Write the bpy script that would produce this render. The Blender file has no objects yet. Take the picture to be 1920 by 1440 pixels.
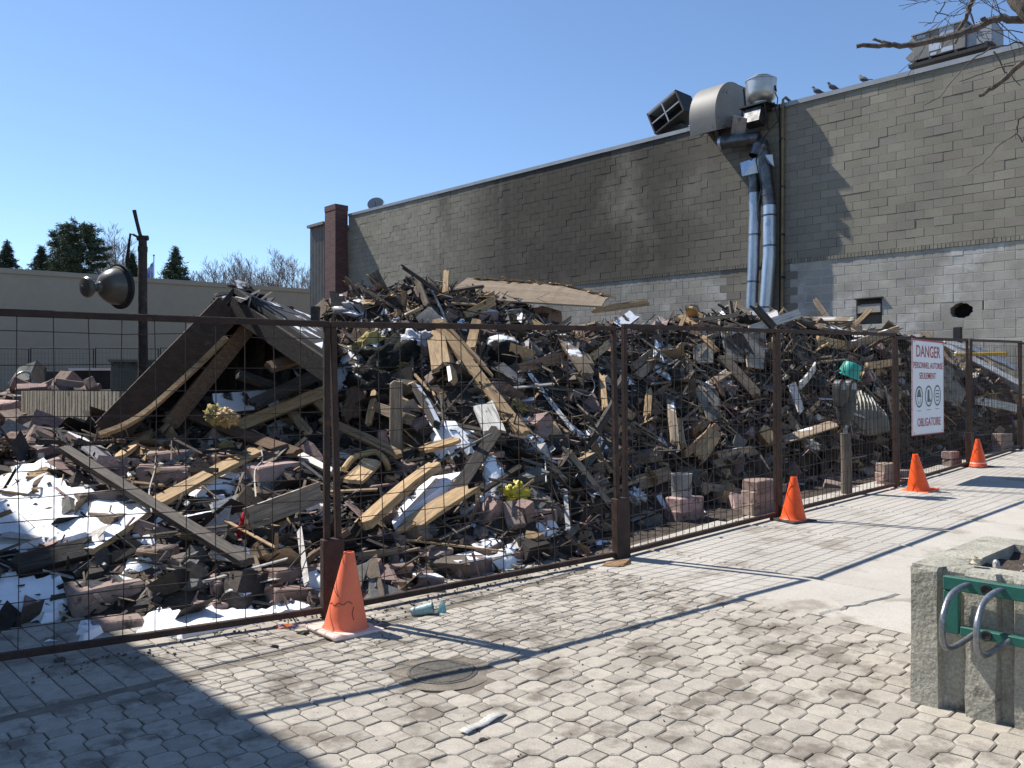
import bpy, bmesh, math, random
import numpy as np
from mathutils import Vector, Matrix, noise, Quaternion
R = random.Random(7)
rad = math.radians
S = bpy.context.scene
COL = S.collection

# ------------------------------------------------------------------ camera
F = 1553.0; HZ = 727.0; CAMZ = 1.5
cd = bpy.data.cameras.new('camera'); cam = bpy.data.objects.new('camera', cd); COL.objects.link(cam)
cd.sensor_width = 36.0; cd.lens = 36.0 * F / 1920.0; cd.clip_start = 0.05; cd.clip_end = 2000
cam.location = (0, 0, CAMZ); cam.rotation_euler = (rad(90) + math.atan((HZ - 720) / F), 0, 0)
S.camera = cam
# ------------------------------------------------------------------ sky, sun, exposure
SUN_AZ = (-0.858, 0.514); SUN_EL = 51.0
wd = bpy.data.worlds.new('World'); S.world = wd; wd.use_nodes = True
wn = wd.node_tree.nodes; wl = wd.node_tree.links
sky = wn.new('ShaderNodeTexSky'); sky.sky_type = 'NISHITA'; sky.sun_disc = False
sky.sun_elevation = rad(SUN_EL); sky.sun_rotation = math.atan2(SUN_AZ[0], SUN_AZ[1])
sky.altitude = 900; sky.air_density = 1.0; sky.dust_density = 0.1; sky.ozone_density = 4.5
bg = wn['Background']; wl.new(sky.outputs['Color'], bg.inputs['Color']); bg.inputs['Strength'].default_value = 0.114
sd = bpy.data.lights.new('sun', 'SUN'); sd.energy = 5.0; sd.angle = rad(0.53); sd.color = (1.0, 0.95, 0.87)
sun = bpy.data.objects.new('sun', sd); COL.objects.link(sun)
sv = Vector((SUN_AZ[0] * math.cos(rad(SUN_EL)), SUN_AZ[1] * math.cos(rad(SUN_EL)), math.sin(rad(SUN_EL)))).normalized()
sun.rotation_euler = sv.to_track_quat('Z', 'Y').to_euler(); sun.location = sv * 60
S.view_settings.view_transform = 'Standard'; S.view_settings.look = 'None'
S.view_settings.gamma = 1.0; S.view_settings.exposure = 0.6
S.render.resolution_x = 1024; S.render.resolution_y = 768
S.render.engine = 'CYCLES'

# ------------------------------------------------------------------ coordinates: u along the street fence, v into the lot
TH = rad(43.5); CU, SU = math.cos(TH), math.sin(TH)
U = Vector((CU, SU, 0)); V = Vector((-SU, CU, 0)); Z = Vector((0, 0, 1))
def W(u, v, z=0.0): return Vector((u * CU - v * SU, u * SU + v * CU, z))
def UV(p): return (p[0] * CU + p[1] * SU, -p[0] * SU + p[1] * CU)
def P(px, py, d): return Vector(((px - 960) / F * d, d, CAMZ + (HZ - py) / F * d))
def pix(p):
    d = max(p[1], 1e-3); return (960 + F * p[0] / d, HZ - F * (p[2] - CAMZ) / d)
def street(u): return 0.03 * max(0.0, u - 2.5)
def lerp(a, b, t): return a + (b - a) * t
def interp(x, pts):
    if x <= pts[0][0]: return pts[0][1]
    for (a, fa), (b, fb) in zip(pts, pts[1:]):
        if x <= b:
            t = (x - a) / (b - a); t = t * t * (3 - 2 * t); return fa + (fb - fa) * t
    return pts[-1][1]
def sstep(a, b, x):
    t = min(1, max(0, (x - a) / (b - a))); return t * t * (3 - 2 * t)
def base(u, v):
    uu = min(u, 22)
    return street(uu) + 0.048 * min(max(v - 5.2, 0), 26) - 0.03
CREST_H = [(-1, .40), (1, .55), (2.6, .85), (3.8, 1.0), (4.6, 1.1), (5.1, 1.85), (5.7, 2.35), (6.5, 2.4), (7.6, 2.32), (8.8, 1.9), (10, 1.95), (11.5, 2.15), (13.5, 2.2), (15, 2.1), (16.5, 1.85), (18, 1.65), (19.6, 1.4)]
CREST_V = [(-1, 8.6), (3, 8.6), (5, 8.4), (7, 8.2), (8.5, 7.8), (10, 7.3), (12, 7.0), (14, 6.8), (16, 6.4), (18, 6.0), (19.6, 5.8)]
TOE_V = [(-1, 6.3), (1.5, 6.0), (2.4, 5.3), (2.9, 4.95), (5.2, 4.75), (6.0, 5.2), (8, 5.4), (12, 5.35), (14, 5.2), (17, 4.95), (19.6, 4.8)]
def H(u, v):
    b = base(u, v)
    if v < 4.3 or v > 27: return b
    ch = interp(u, CREST_H); cv = interp(u, CREST_V); tv = interp(u, TOE_V)
    if v < cv:
        t = (v - tv) / (cv - tv)
        if t <= 0: k = 0
        else: k = t ** 0.8; k = k * (1.12 - 0.12 * t)
        k = min(k, 1.0)
    else:
        k = math.exp(-((v - cv - .5) / 2.2) ** 2) if v > cv + .5 else 1.0
    if v > cv and u < 4.4: k = lerp(1, k, .55)
    h = ch * k
    e = sstep(-1.2, -.2, u) * (1 - sstep(19.5, 19.8, u))
    # pink block heap further back on the left
    du = (u - 5.4) / 2.8; dv = (v - 15.5) / 2.6
    h2 = 0.55 * math.exp(-(du * du + dv * dv) ** 1.5)
    p = Vector((u * .9, v * .9, 3.1))
    n = noise.noise(p) * .22 + noise.noise(p * 2.7) * .12
    amp = min(1, h / .8)
    return b + h * e * (1 + 0.5 * n) + h2 + amp * noise.noise(p * 5.1) * .06 * e + 0.02 * noise.noise(p * 9)
def Hxy(x, y):
    u, v = UV((x, y)); return H(u, v)
def hit(px, py, dmin=3.0, dmax=40):
    d = dmin; st = .06
    k = (px - 960) / F; m = (HZ - py) / F
    while d < dmax:
        if CAMZ + m * d < Hxy(k * d, d):
            lo, hi = d - st, d
            for _ in range(6):
                mid = (lo + hi) / 2
                if CAMZ + m * mid < Hxy(k * mid, mid): hi = mid
                else: lo = mid
            return P(px, py, hi)
        d += st
    return None
def ghit(px, py):
    """pixel onto the street surface"""
    d = 2.0
    while d < 40:
        p = P(px, py, d); u, v = UV(p)
        if p.z < street(u): return p
        d += .01
    return P(px, py, 10)
def hnorm(x, y, e=.12):
    return Vector((Hxy(x - e, y) - Hxy(x + e, y), Hxy(x, y - e) - Hxy(x, y + e), 2 * e)).normalized()

# ------------------------------------------------------------------ materials
def mat(name, c1, c2=None, scale=6.0, stretch=(1, 1, 1), rough=.85, metal=0.0, bump=.25, rnd=.2, fine=60.0, snow=0.0,
        coords='Object', attr=None, hue=None, dirt=None, dscale=1.5, damt=.5, contrast=(.35, .65), bscale=None, spec=.3, fineamt=.35, bdist=.01):
    m = bpy.data.materials.new(name); m.use_nodes = True
    N = m.node_tree.nodes; L = m.node_tree.links; b = N['Principled BSDF']
    c2 = c2 or tuple(x * .75 for x in c1)
    tc = N.new('ShaderNodeTexCoord'); mp = N.new('ShaderNodeMapping'); mp.inputs['Scale'].default_value = stretch
    gi = N.new('ShaderNodeNewGeometry'); oi = N.new('ShaderNodeObjectInfo')
    add = N.new('ShaderNodeVectorMath'); add.operation = 'ADD'
    sc = N.new('ShaderNodeVectorMath'); sc.operation = 'SCALE'; sc.inputs['Scale'].default_value = 37.0
    cmb = N.new('ShaderNodeCombineXYZ')
    for i in range(3): L.new(oi.outputs['Random'], cmb.inputs[i])
    L.new(cmb.outputs[0], sc.inputs[0])
    src = gi.outputs['Position'] if coords == 'World' else tc.outputs['Object']
    L.new(src, mp.inputs['Vector'])
    if coords == 'World': vec = mp.outputs[0]
    else:
        L.new(mp.outputs[0], add.inputs[0]); L.new(sc.outputs[0], add.inputs[1]); vec = add.outputs[0]
    def nz(s, det=4, r=.6):
        n = N.new('ShaderNodeTexNoise'); n.inputs['Scale'].default_value = s; n.inputs['Detail'].default_value = det
        n.inputs['Roughness'].default_value = r; L.new(vec, n.inputs['Vector']); return n.outputs['Fac']
    def ramp(f, a, b_):
        r = N.new('ShaderNodeMapRange'); r.inputs['From Min'].default_value = a; r.inputs['From Max'].default_value = b_
        L.new(f, r.inputs['Value']); return r.outputs[0]
    def mix(f, a, b_, mode='MIX'):
        x = N.new('ShaderNodeMix'); x.data_type = 'RGBA'; x.blend_type = mode
        if isinstance(f, (int, float)): x.inputs['Factor'].default_value = f
        else: L.new(f, x.inputs['Factor'])
        for sock, val in ((x.inputs['A'], a), (x.inputs['B'], b_)):
            if isinstance(val, tuple): sock.default_value = (*val, 1)
            else: L.new(val, sock)
        return x.outputs['Result']
    n1 = nz(scale)
    col = mix(ramp(n1, *contrast), c1, c2)
    if attr:
        at = N.new('ShaderNodeAttribute'); at.attribute_name = attr
        col = mix(1.0, col, at.outputs['Color'], 'MULTIPLY')
    n2 = nz(fine, 3, .7)
    v = N.new('ShaderNodeMapRange'); v.inputs['From Min'].default_value = .25; v.inputs['From Max'].default_value = .75
    v.inputs['To Min'].default_value = 1 - fineamt; v.inputs['To Max'].default_value = 1 + fineamt; L.new(n2, v.inputs['Value'])
    g = N.new('ShaderNodeCombineXYZ')
    for i in range(3): L.new(v.outputs[0], g.inputs[i])
    col = mix(1.0, col, g.outputs[0], 'MULTIPLY')
    if rnd:
        rr = N.new('ShaderNodeMapRange'); rr.inputs['To Min'].default_value = 1 - rnd; rr.inputs['To Max'].default_value = 1 + rnd
        L.new(oi.outputs['Random'], rr.inputs['Value']); g2 = N.new('ShaderNodeCombineXYZ')
        for i in range(3): L.new(rr.outputs[0], g2.inputs[i])
        col = mix(1.0, col, g2.outputs[0], 'MULTIPLY')
    if hue:
        fr = N.new('ShaderNodeMath'); fr.operation = 'MULTIPLY'; fr.inputs[1].default_value = 7.31; L.new(oi.outputs['Random'], fr.inputs[0])
        fc = N.new('ShaderNodeMath'); fc.operation = 'FRACT'; L.new(fr.outputs[0], fc.inputs[0])
        fq = N.new('ShaderNodeMath'); fq.operation = 'POWER'; fq.inputs[1].default_value = 1.6; L.new(fc.outputs[0], fq.inputs[0]); col = mix(fq.outputs[0], col, hue)
    if dirt:
        col = mix(ramp(nz(dscale, 6, .65), .62 - damt * .3, .68 - damt * .16), col, dirt)
    if snow:
        sx = N.new('ShaderNodeSeparateXYZ'); L.new(gi.outputs['Normal'], sx.inputs[0])
        wn_ = N.new('ShaderNodeTexNoise'); wn_.inputs['Scale'].default_value = 3.5; wn_.inputs['Detail'].default_value = 5
        L.new(gi.outputs['Position'], wn_.inputs['Vector'])
        mm = N.new('ShaderNodeMath'); mm.operation = 'MULTIPLY'; L.new(ramp(sx.outputs['Z'], .55, .75), mm.inputs[0])
        L.new(ramp(wn_.outputs['Fac'], .62 - snow * .3, .66 - snow * .3), mm.inputs[1])
        col = mix(mm.outputs[0], col, (.82, .84, .88))
    L.new(col, b.inputs['Base Color'])
    b.inputs['Roughness'].default_value = rough; b.inputs['Metallic'].default_value = metal
    b.inputs['Specular IOR Level'].default_value = spec
    if bump:
        bp = N.new('ShaderNodeBump'); bp.inputs['Strength'].default_value = bump; bp.inputs['Distance'].default_value = bdist
        L.new(nz(bscale, 5, .65) if bscale else n2, bp.inputs['Height']); L.new(bp.outputs[0], b.inputs['Normal'])
    return m
WS = (1.2, 14, 14)
M = {}
M['pine'] = mat('pine_lumber', (.46, .32, .175), (.30, .195, .10), 3, WS, .8, rnd=.3, fine=9, bump=.4, dirt=(.13, .09, .06), dscale=1.6, damt=.16)
M['pine_snow'] = mat('pine_lumber_snowy', (.45, .31, .17), (.32, .20, .10), 3, WS, .8, rnd=.2, fine=9, bump=.3, snow=.9)
M['grey_wood'] = mat('weathered_wood', (.30, .235, .165), (.17, .13, .095), 3, WS, .9, rnd=.3, fine=9, bump=.4, snow=.25)
M['brown_wood'] = mat('brown_wood', (.22, .135, .08), (.12, .075, .05), 3, WS, .85, rnd=.3, fine=9, bump=.4)
M['char'] = mat('charred_wood', (.030, .026, .023), (.085, .07, .058), 4, WS, .75, rnd=.3, fine=10, bump=.6, snow=.0)
M['char_snow'] = mat('charred_wood_snowy', (.025, .02, .018), (.06, .05, .045), 4, WS, .8, rnd=.3, fine=10, bump=.6, snow=.75)
M['white_wood'] = mat('white_painted_wood', (.60, .58, .54), (.38, .36, .32), 3, WS, .6, rnd=.05, fine=9, bump=.15, dirt=(.2, .18, .16), dscale=3, damt=.1)
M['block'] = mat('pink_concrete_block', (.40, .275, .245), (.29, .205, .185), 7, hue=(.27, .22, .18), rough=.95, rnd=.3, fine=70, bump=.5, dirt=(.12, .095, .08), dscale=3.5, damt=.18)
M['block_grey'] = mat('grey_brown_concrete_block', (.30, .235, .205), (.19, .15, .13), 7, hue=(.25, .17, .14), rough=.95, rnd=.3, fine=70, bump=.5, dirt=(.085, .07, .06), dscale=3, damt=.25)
M['block_snow'] = mat('snow_dusted_block', (.28, .20, .175), (.19, .14, .125), 7, rough=.95, rnd=.25, fine=70, bump=.5, snow=.7)
M['debris'] = mat('fine_debris', (1, 1, 1), (.75, .75, .75), 9, rough=.9, rnd=0, fine=40, bump=.4, attr='col', coords='World')
M['soil'] = mat('charred_soil', (.085, .068, .055), (.036, .029, .025), 2.2, rough=.95, rnd=0, fine=35, bump=.9, coords='World', bdist=.03, dirt=(.15, .118, .095), dscale=1.1, damt=.2)
M['earth'] = mat('bare_earth', (.12, .095, .075), (.065, .05, .04), 1.1, rough=.95, rnd=0, fine=30, bump=.8, coords='World', bdist=.02)
M['snow'] = mat('snow', (.85, .87, .90), (.78, .80, .83), 5, rough=.7, rnd=0, fine=40, bump=.35, fineamt=.06, coords='World', bdist=.02, dirt=(.22, .19, .165), dscale=11, damt=-.03)
M['rust'] = mat('rusty_brown_steel', (.058, .034, .026), (.032, .021, .017), 9, rough=.75, rnd=.1, fine=80, bump=.3, dirt=(.09, .042, .025), dscale=6, damt=.02)
M['wire'] = mat('rusty_wire', (.045, .030, .024), (.03, .022, .018), 20, rough=.7, rnd=.1, bump=0)
M['paver'] = mat('concrete_paver', (.375, .34, .29), (.31, .282, .24), 14, rough=.95, rnd=.12, fine=160, bump=.35, coords='World', dirt=(.175, .152, .125), dscale=3.2, damt=.36, fineamt=.28, bdist=.004)
M['joint'] = mat('sand_joint', (.215, .187, .15), (.14, .12, .097), 9, rough=.95, rnd=0, fine=120, bump=.5, coords='World')
M['slab'] = mat('concrete_slab', (.43, .40, .355), (.37, .345, .305), 2.3, rough=.95, rnd=.03, fine=90, bump=.25, coords='World', dirt=(.27, .24, .20), dscale=2.0, damt=.24, fineamt=.2, bdist=.004)
M['planter'] = mat('old_planter_concrete', (.40, .38, .315), (.28, .267, .222), 5, rough=.95, rnd=0, fine=70, bump=.7, bscale=34, dirt=(.13, .12, .10), dscale=4, damt=.12, bdist=.02)
M['planter_soil'] = mat('planter_soil', (.10, .075, .06), (.05, .04, .033), 12, rough=1, rnd=0, fine=60, bump=1, bdist=.02)
M['galv'] = mat('galvanised_sheet', (.50, .54, .60), (.36, .40, .46), 4, stretch=(1, 1, .3), rough=.38, metal=.85, rnd=.1, fine=30, bump=.12, fineamt=.15, dirt=(.12, .11, .10), dscale=3, damt=.05)
M['galv_soot'] = mat('sooty_galvanised_sheet', (.16, .16, .165), (.07, .07, .07), 5, rough=.42, metal=.8, rnd=.1, fine=30, bump=.3, fineamt=.3)
M['hood'] = mat('painted_duct_metal', (.235, .225, .205), (.20, .19, .175), 2.5, rough=.55, metal=.0, rnd=.05, fine=30, bump=.08, fineamt=.08, dirt=(.09, .08, .07), dscale=2, damt=.02)
M['fan'] = mat('fan_aluminium', (.52, .52, .51), (.40, .40, .39), 3, rough=.38, metal=.7, rnd=0, fine=40, bump=.05, fineamt=.1, dirt=(.30, .25, .20), dscale=4, damt=.0)
M['dark'] = mat('dark_metal', (.03, .03, .032), (.02, .02, .02), 5, rough=.6, bump=.1)
M['black'] = mat('black_void', (.012, .012, .012), (.02, .018, .016), 5, rough=1, bump=.2)
M['orange'] = mat('orange_plastic', (.85, .105, .02), (.74, .085, .018), 6, rough=.5, rnd=.06, fine=40, bump=.1, fineamt=.1, dirt=(.38, .09, .045), dscale=5, damt=.0)
M['orange_faded'] = mat('faded_orange_plastic', (.84, .20, .10), (.80, .16, .075), 5, rough=.6, rnd=0, fine=40, bump=.08, fineamt=.06, dirt=(.80, .52, .42), dscale=2.2, damt=.02)
M['pale_pink'] = mat('bleached_plastic', (.78, .60, .52), (.72, .5, .42), 6, rough=.6, rnd=0, fine=40, bump=.1, fineamt=.1)
M['rubber'] = mat('black_rubber', (.025, .025, .026), (.05, .048, .045), 8, rough=.8, bump=.2)
M['sign'] = mat('white_sign', (.66, .68, .72), (.62, .64, .68), 3, rough=.45, rnd=0, bump=.03, fineamt=.04)
M['sign_red'] = mat('sign_red', (.36, .03, .05), (.32, .03, .045), 3, rough=.5, rnd=0, bump=0, fineamt=.05)
M['sign_dark'] = mat('sign_dark_green', (.05, .09, .10), (.05, .085, .09), 3, rough=.5, rnd=0, bump=0, fineamt=.05)
M['meter'] = mat('meter_grey_paint', (.05, .052, .052), (.035, .036, .036), 8, rough=.5, rnd=.05, bump=.1)
M['post_wood'] = mat('weathered_post', (.20, .17, .14), (.12, .10, .085), 3, (14, 14, 1.2), .9, rnd=.1, fine=9, bump=.4)
M['lamp'] = mat('lamp_paint', (.115, .105, .085), (.09, .08, .065), 6, rough=.32, rnd=0, bump=.05, fineamt=.1, spec=.5)
M['lamp_post'] = mat('corroded_post', (.075, .06, .052), (.04, .034, .03), 14, rough=.8, rnd=0, fine=70, bump=.6, dirt=(.16, .14, .12), dscale=9, damt=-.05)
M['cream'] = mat('cream_plastic', (.55, .5, .38), (.48, .43, .33), 5, rough=.6, bump=.05)
M['green_paint'] = mat('green_paint', (.025, .13, .10), (.02, .10, .08), 9, rough=.4, rnd=.03, bump=.08, dirt=(.32, .34, .34), dscale=7, damt=-.12, fineamt=.1)
M['steel'] = mat('worn_steel', (.33, .34, .36), (.2, .21, .23), 14, rough=.38, metal=.7, rnd=0, fine=60, bump=.15, dirt=(.12, .11, .10), dscale=9, damt=.0)
M['cabinet'] = mat('grey_green_cabinet', (.17, .19, .165), (.13, .145, .13), 3, rough=.6, bump=.1, dirt=(.06, .06, .05), dscale=3, damt=.1)
M['teal'] = mat('teal_plastic', (.05, .42, .34), (.04, .34, .28), 3, rough=.45, bump=.05, fineamt=.1)
M['red_cloth'] = mat('red_fabric', (.5, .02, .03), (.35, .015, .02), 8, rough=.8, bump=.3)
M['yellow_bag'] = mat('yellow_plastic', (.62, .52, .05), (.5, .42, .04), 8, rough=.4, bump=.3)
M['purple_cloth'] = mat('purple_fabric', (.12, .05, .22), (.08, .03, .15), 8, rough=.8, bump=.3)
M['cloth_grey'] = mat('grey_white_sheet', (.42, .43, .46), (.25, .25, .27), 3, rough=.8, bump=.3, snow=.5)
M['cloth_dark'] = mat('charred_fabric', (.014, .016, .015), (.035, .033, .03), 6, rough=1, bump=1, bscale=22, bdist=.03, snow=.35, spec=.1)
M['insul'] = mat('yellow_insulation', (.38, .31, .13), (.20, .16, .07), 12, rough=1, bump=.8, fine=50)
M['plywood'] = mat('plywood_board', (.235, .18, .125), (.185, .14, .095), 2, (1, 5, 5), .85, rnd=.1, fine=12, bump=.2, dirt=(.12, .09, .065), dscale=1.5, damt=.1)
M['board_grey'] = mat('soot_grey_board', (.28, .24, .185), (.17, .15, .12), 2.5, rough=.9, rnd=.2, fine=20, bump=.3, dirt=(.05, .045, .04), dscale=2.2, damt=.3)
M['shingle'] = mat('tar_roofing', (.035, .032, .032), (.055, .05, .048), 9, rough=.9, fine=80, bump=.6, snow=.15)
M['fascia'] = mat('dark_fascia_wood', (.075, .048, .035), (.042, .030, .023), 2, (1.2, 9, 9), .8, rnd=.15, fine=9, bump=.35, dirt=(.13, .07, .045), dscale=1.3, damt=-.02)
M['beige'] = mat('beige_render', (.40, .345, .265), (.37, .32, .245), .25, rough=.9, rnd=0, fine=3, bump=.05, fineamt=.05, coords='World')
M['flash'] = mat('grey_flashing', (.30, .32, .34), (.25, .265, .285), 1.5, rough=.5, metal=.2, rnd=.05, fine=20, bump=.05, fineamt=.1)
M['rtu'] = mat('rooftop_unit_paint', (.21, .20, .185), (.17, .165, .15), 2, rough=.6, rnd=.1, bump=.05)
M['rtu_light'] = mat('bare_patch_metal', (.45, .47, .5), (.38, .4, .43), 4, rough=.4, metal=.4, bump=.05)
M['gas'] = mat('ochre_gas_pipe', (.20, .155, .075), (.13, .10, .055), 3, rough=.6, bump=.1)
M['bark'] = mat('bare_bark', (.16, .135, .115), (.07, .06, .052), 16, (1, 1, .4), .9, rnd=.1, fine=60, bump=.6)
M['bark_far'] = mat('pale_birch_bark', (.24, .21, .19), (.15, .13, .12), 3, rough=.9, rnd=.15, bump=0)
M['needle'] = mat('conifer_needles', (.062, .088, .055), (.036, .056, .038), 1.2, rough=.8, rnd=.2, fine=6, bump=0, attr='col')
M['pigeon'] = mat('pigeon_plumage', (.10, .105, .125), (.05, .05, .065), 18, rough=.7, rnd=.3, bump=.1)
M['pigeon_head'] = mat('pigeon_head', (.16, .11, .13), (.2, .18, .18), 18, rough=.6, rnd=.2, bump=.1)
M['flag'] = mat('blue_flag', (.03, .10, .42), (.5, .55, .65), 1.6, rough=.8, bump=0)
M['paper'] = mat('white_paper', (.75, .74, .70), (.6, .58, .54), 9, rough=.8, bump=.2)
M['tape'] = mat('clear_tape', (.50, .49, .46), (.42, .41, .38), 9, rough=.25, bump=.1)
M['can'] = mat('teal_cup_print', (.10, .30, .32), (.35, .45, .45), 9, rough=.35, bump=.1)
M['wrapper'] = mat('orange_blue_wrapper', (.65, .18, .05), (.10, .14, .25), 12, rough=.35, bump=.3, contrast=(.47, .53))
M['cardboard'] = mat('wet_cardboard', (.30, .18, .09), (.20, .12, .065), 9, rough=.9, bump=.3)
M['iron'] = mat('cast_iron_lid', (.115, .105, .09), (.075, .07, .062), 12, rough=.7, rnd=0, fine=60, bump=.5, metal=.2, coords='World')
M['dish'] = mat('dish_grey', (.25, .26, .27), (.22, .23, .24), 3, rough=.6, bump=0)
M['hose'] = mat('tan_hose', (.48, .33, .16), (.42, .28, .13), 5, rough=.6, bump=.1)
M['cable'] = mat('black_cable', (.02, .02, .022), None, 5, rough=.6, bump=0)
M['white_cable'] = mat('pale_cable', (.5, .48, .44), None, 5, rough=.6, bump=0)
M['yellow_pipe'] = mat('yellow_pipe', (.62, .40, .06), (.5, .32, .05), 5, rough=.5, bump=.05)
M['white_metal'] = mat('white_steel_channel', (.60, .61, .62), (.42, .42, .42), 3, (1, 5, 5), .55, rnd=.1, bump=.1, dirt=(.12, .10, .09), dscale=2.5, damt=.2)
M['corr'] = mat('scorched_corrugated', (.40, .38, .32), (.25, .23, .19), 2.5, rough=.6, metal=.1, bump=.15, dirt=(.06, .052, .045), dscale=2, damt=.0)
M['neigh'] = mat('neighbour_wall', (.35, .33, .30), (.3, .28, .26), 2, rough=.9, bump=.1)
M['roofing'] = mat('flat_roof_gravel', (.2, .19, .18), (.15, .145, .14), 2, rough=.95, bump=.2)

# brick chimney: brick texture on real faces
def brick_mat():
    m = bpy.data.materials.new('red_chimney_brick'); m.use_nodes = True
    N = m.node_tree.nodes; L = m.node_tree.links; b = N['Principled BSDF']
    tc = N.new('ShaderNodeTexCoord'); sp = N.new('ShaderNodeSeparateXYZ'); L.new(tc.outputs['Object'], sp.inputs[0])
    ad = N.new('ShaderNodeMath'); L.new(sp.outputs['X'], ad.inputs[0]); L.new(sp.outputs['Y'], ad.inputs[1])
    cb = N.new('ShaderNodeCombineXYZ'); L.new(ad.outputs[0], cb.inputs['X']); L.new(sp.outputs['Z'], cb.inputs['Y'])
    br = N.new('ShaderNodeTexBrick'); L.new(cb.outputs[0], br.inputs['Vector'])
    br.inputs['Scale'].default_value = 1; br.inputs['Brick Width'].default_value = .21; br.inputs['Row Height'].default_value = .075
    br.inputs['Mortar Size'].default_value = .006
    br.inputs['Color1'].default_value = (.13, .055, .048, 1); br.inputs['Color2'].default_value = (.075, .036, .034, 1); br.inputs['Mortar'].default_value = (.13, .105, .10, 1)
    L.new(br.outputs['Color'], b.inputs['Base Color']); b.inputs['Roughness'].default_value = .9
    bp = N.new('ShaderNodeBump'); bp.inputs['Strength'].default_value = .6; bp.inputs['Distance'].default_value = .006; bp.invert = True
    L.new(br.outputs['Fac'], bp.inputs['Height']); L.new(bp.outputs[0], b.inputs['Normal'])
    return m
M['chimney'] = brick_mat()

# block wall: paint above the ledge, bare block below, soot stains from the fire
def wall_mat(name, painted, mortar=False):
    m = bpy.data.materials.new(name); m.use_nodes = True
    N = m.node_tree.nodes; L = m.node_tree.links; b = N['Principled BSDF']
    g = N.new('ShaderNodeNewGeometry')
    def mth(op, a, c=None, clamp=False):
        x = N.new('ShaderNodeMath'); x.operation = op; x.use_clamp = clamp
        for i, q in enumerate((a, c)):
            if q is None: continue
            if isinstance(q, (int, float)): x.inputs[i].default_value = q
            else: L.new(q, x.inputs[i])
        return x.outputs[0]
    dv = N.new('ShaderNodeVectorMath'); dv.operation = 'DOT_PRODUCT'; L.new(g.outputs['Position'], dv.inputs[0]); dv.inputs[1].default_value = V
    vv = dv.outputs['Value']; sp = N.new('ShaderNodeSeparateXYZ'); L.new(g.outputs['Position'], sp.inputs[0]); zz = sp.outputs['Z']
    cb = N.new('ShaderNodeCombineXYZ'); L.new(vv, cb.inputs['X']); L.new(zz, cb.inputs['Y'])
    def nz(s, st=(1, 1, 1), det=5, off=0):
        mp = N.new('ShaderNodeMapping'); mp.inputs['Scale'].default_value = st; mp.inputs['Location'].default_value = (off, off, 0); L.new(cb.outputs[0], mp.inputs[0])
        n = N.new('ShaderNodeTexNoise'); n.inputs['Scale'].default_value = s; n.inputs['Detail'].default_value = det; n.inputs['Roughness'].default_value = .6
        L.new(mp.outputs[0], n.inputs['Vector']); return n.outputs['Fac']
    def ramp(f, a, c, t0=0, t1=1):
        r = N.new('ShaderNodeMapRange'); r.interpolation_type = 'SMOOTHSTEP'
        for k, q in zip(('From Min', 'From Max', 'To Min', 'To Max'), (a, c, t0, t1)): r.inputs[k].default_value = q
        L.new(f, r.inputs['Value']); return r.outputs[0]
    def mix(f, a, c, mode='MIX'):
        x = N.new('ShaderNodeMix'); x.data_type = 'RGBA'; x.blend_type = mode
        if isinstance(f, (int, float)): x.inputs['Factor'].default_value = f
        else: L.new(f, x.inputs['Factor'])
        for s_, q in ((x.inputs['A'], a), (x.inputs['B'], c)):
            if isinstance(q, tuple): s_.default_value = (*q, 1)
            else: L.new(q, s_)
        return x.outputs['Result']
    def grey(f):
        c = N.new('ShaderNodeCombineXYZ')
        for i in range(3): L.new(f, c.inputs[i])
        return c.outputs[0]
    if painted:
        base_ = mix(ramp(nz(.8), .35, .65), (.25, .23, .185), (.212, .195, .158))
        if mortar: base_ = mix(.75, base_, (.10, .095, .085))
    else:
        base_ = mix(ramp(nz(1.3), .38, .62), (.37, .352, .305), (.29, .275, .24))
        if mortar: base_ = mix(.8, base_, (.60, .59, .56))
        eff = mth('MULTIPLY', ramp(nz(.9, det=7, off=4), .50, .62), ramp(nz(7, det=5), .3, .7, .35, 1))
        base_ = mix(mth('MULTIPLY', eff, .65), base_, (.55, .54, .51))
    at = N.new('ShaderNodeAttribute'); at.attribute_name = 'col'
    base_ = mix(1.0, base_, at.outputs['Color'], 'MULTIPLY')
    base_ = mix(1.0, base_, grey(ramp(nz(40, det=3), .2, .8, .82, 1.18)), 'MULTIPLY')
    # soot
    sy = 1.0 if painted else .55
    def bell(c, w): return ramp(mth('ABSOLUTE', mth('SUBTRACT', vv, c)), w * .25, w, 1, 0)
    body = mth('MULTIPLY', bell(17.6, 8.8), ramp(nz(.30, (1, .62, 1), 7), .20, .50))
    body = mth('MULTIPLY', body, ramp(zz, 3.6, 5.6, .5, 1))
    streak = mth('MULTIPLY', bell(21.1, 1.0), ramp(nz(.7, (1, .15, 1), 4, 9), .25, .5))
    streak2 = mth('MULTIPLY', bell(18.7, .9), ramp(nz(.8, (1, .15, 1), 4, 2), .3, .5))
    streak3 = mth('MULTIPLY', bell(24.5, 1.2), ramp(nz(.8, (1, .2, 1), 4, 5), .35, .6, 0, .6))
    topd = mth('MULTIPLY', ramp(zz, 6.9, 8.9, 0, .75), bell(18, 9))
    soot = mth('MAXIMUM', mth('MAXIMUM', mth('MAXIMUM', body, streak), mth('MAXIMUM', streak2, streak3)), topd)
    soot = mth('MULTIPLY', soot, .90 * sy, True)
    base_ = mix(soot, base_, (.034, .029, .024))
    L.new(base_, b.inputs['Base Color']); b.inputs['Roughness'].default_value = .92 if not painted else .8
    b.inputs['Specular IOR Level'].default_value = .25
    bp = N.new('ShaderNodeBump'); bp.inputs['Strength'].default_value = .25; bp.inputs['Distance'].default_value = .006
    L.new(nz(60, det=4), bp.inputs['Height']); L.new(bp.outputs[0], b.inputs['Normal'])
    return m
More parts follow.
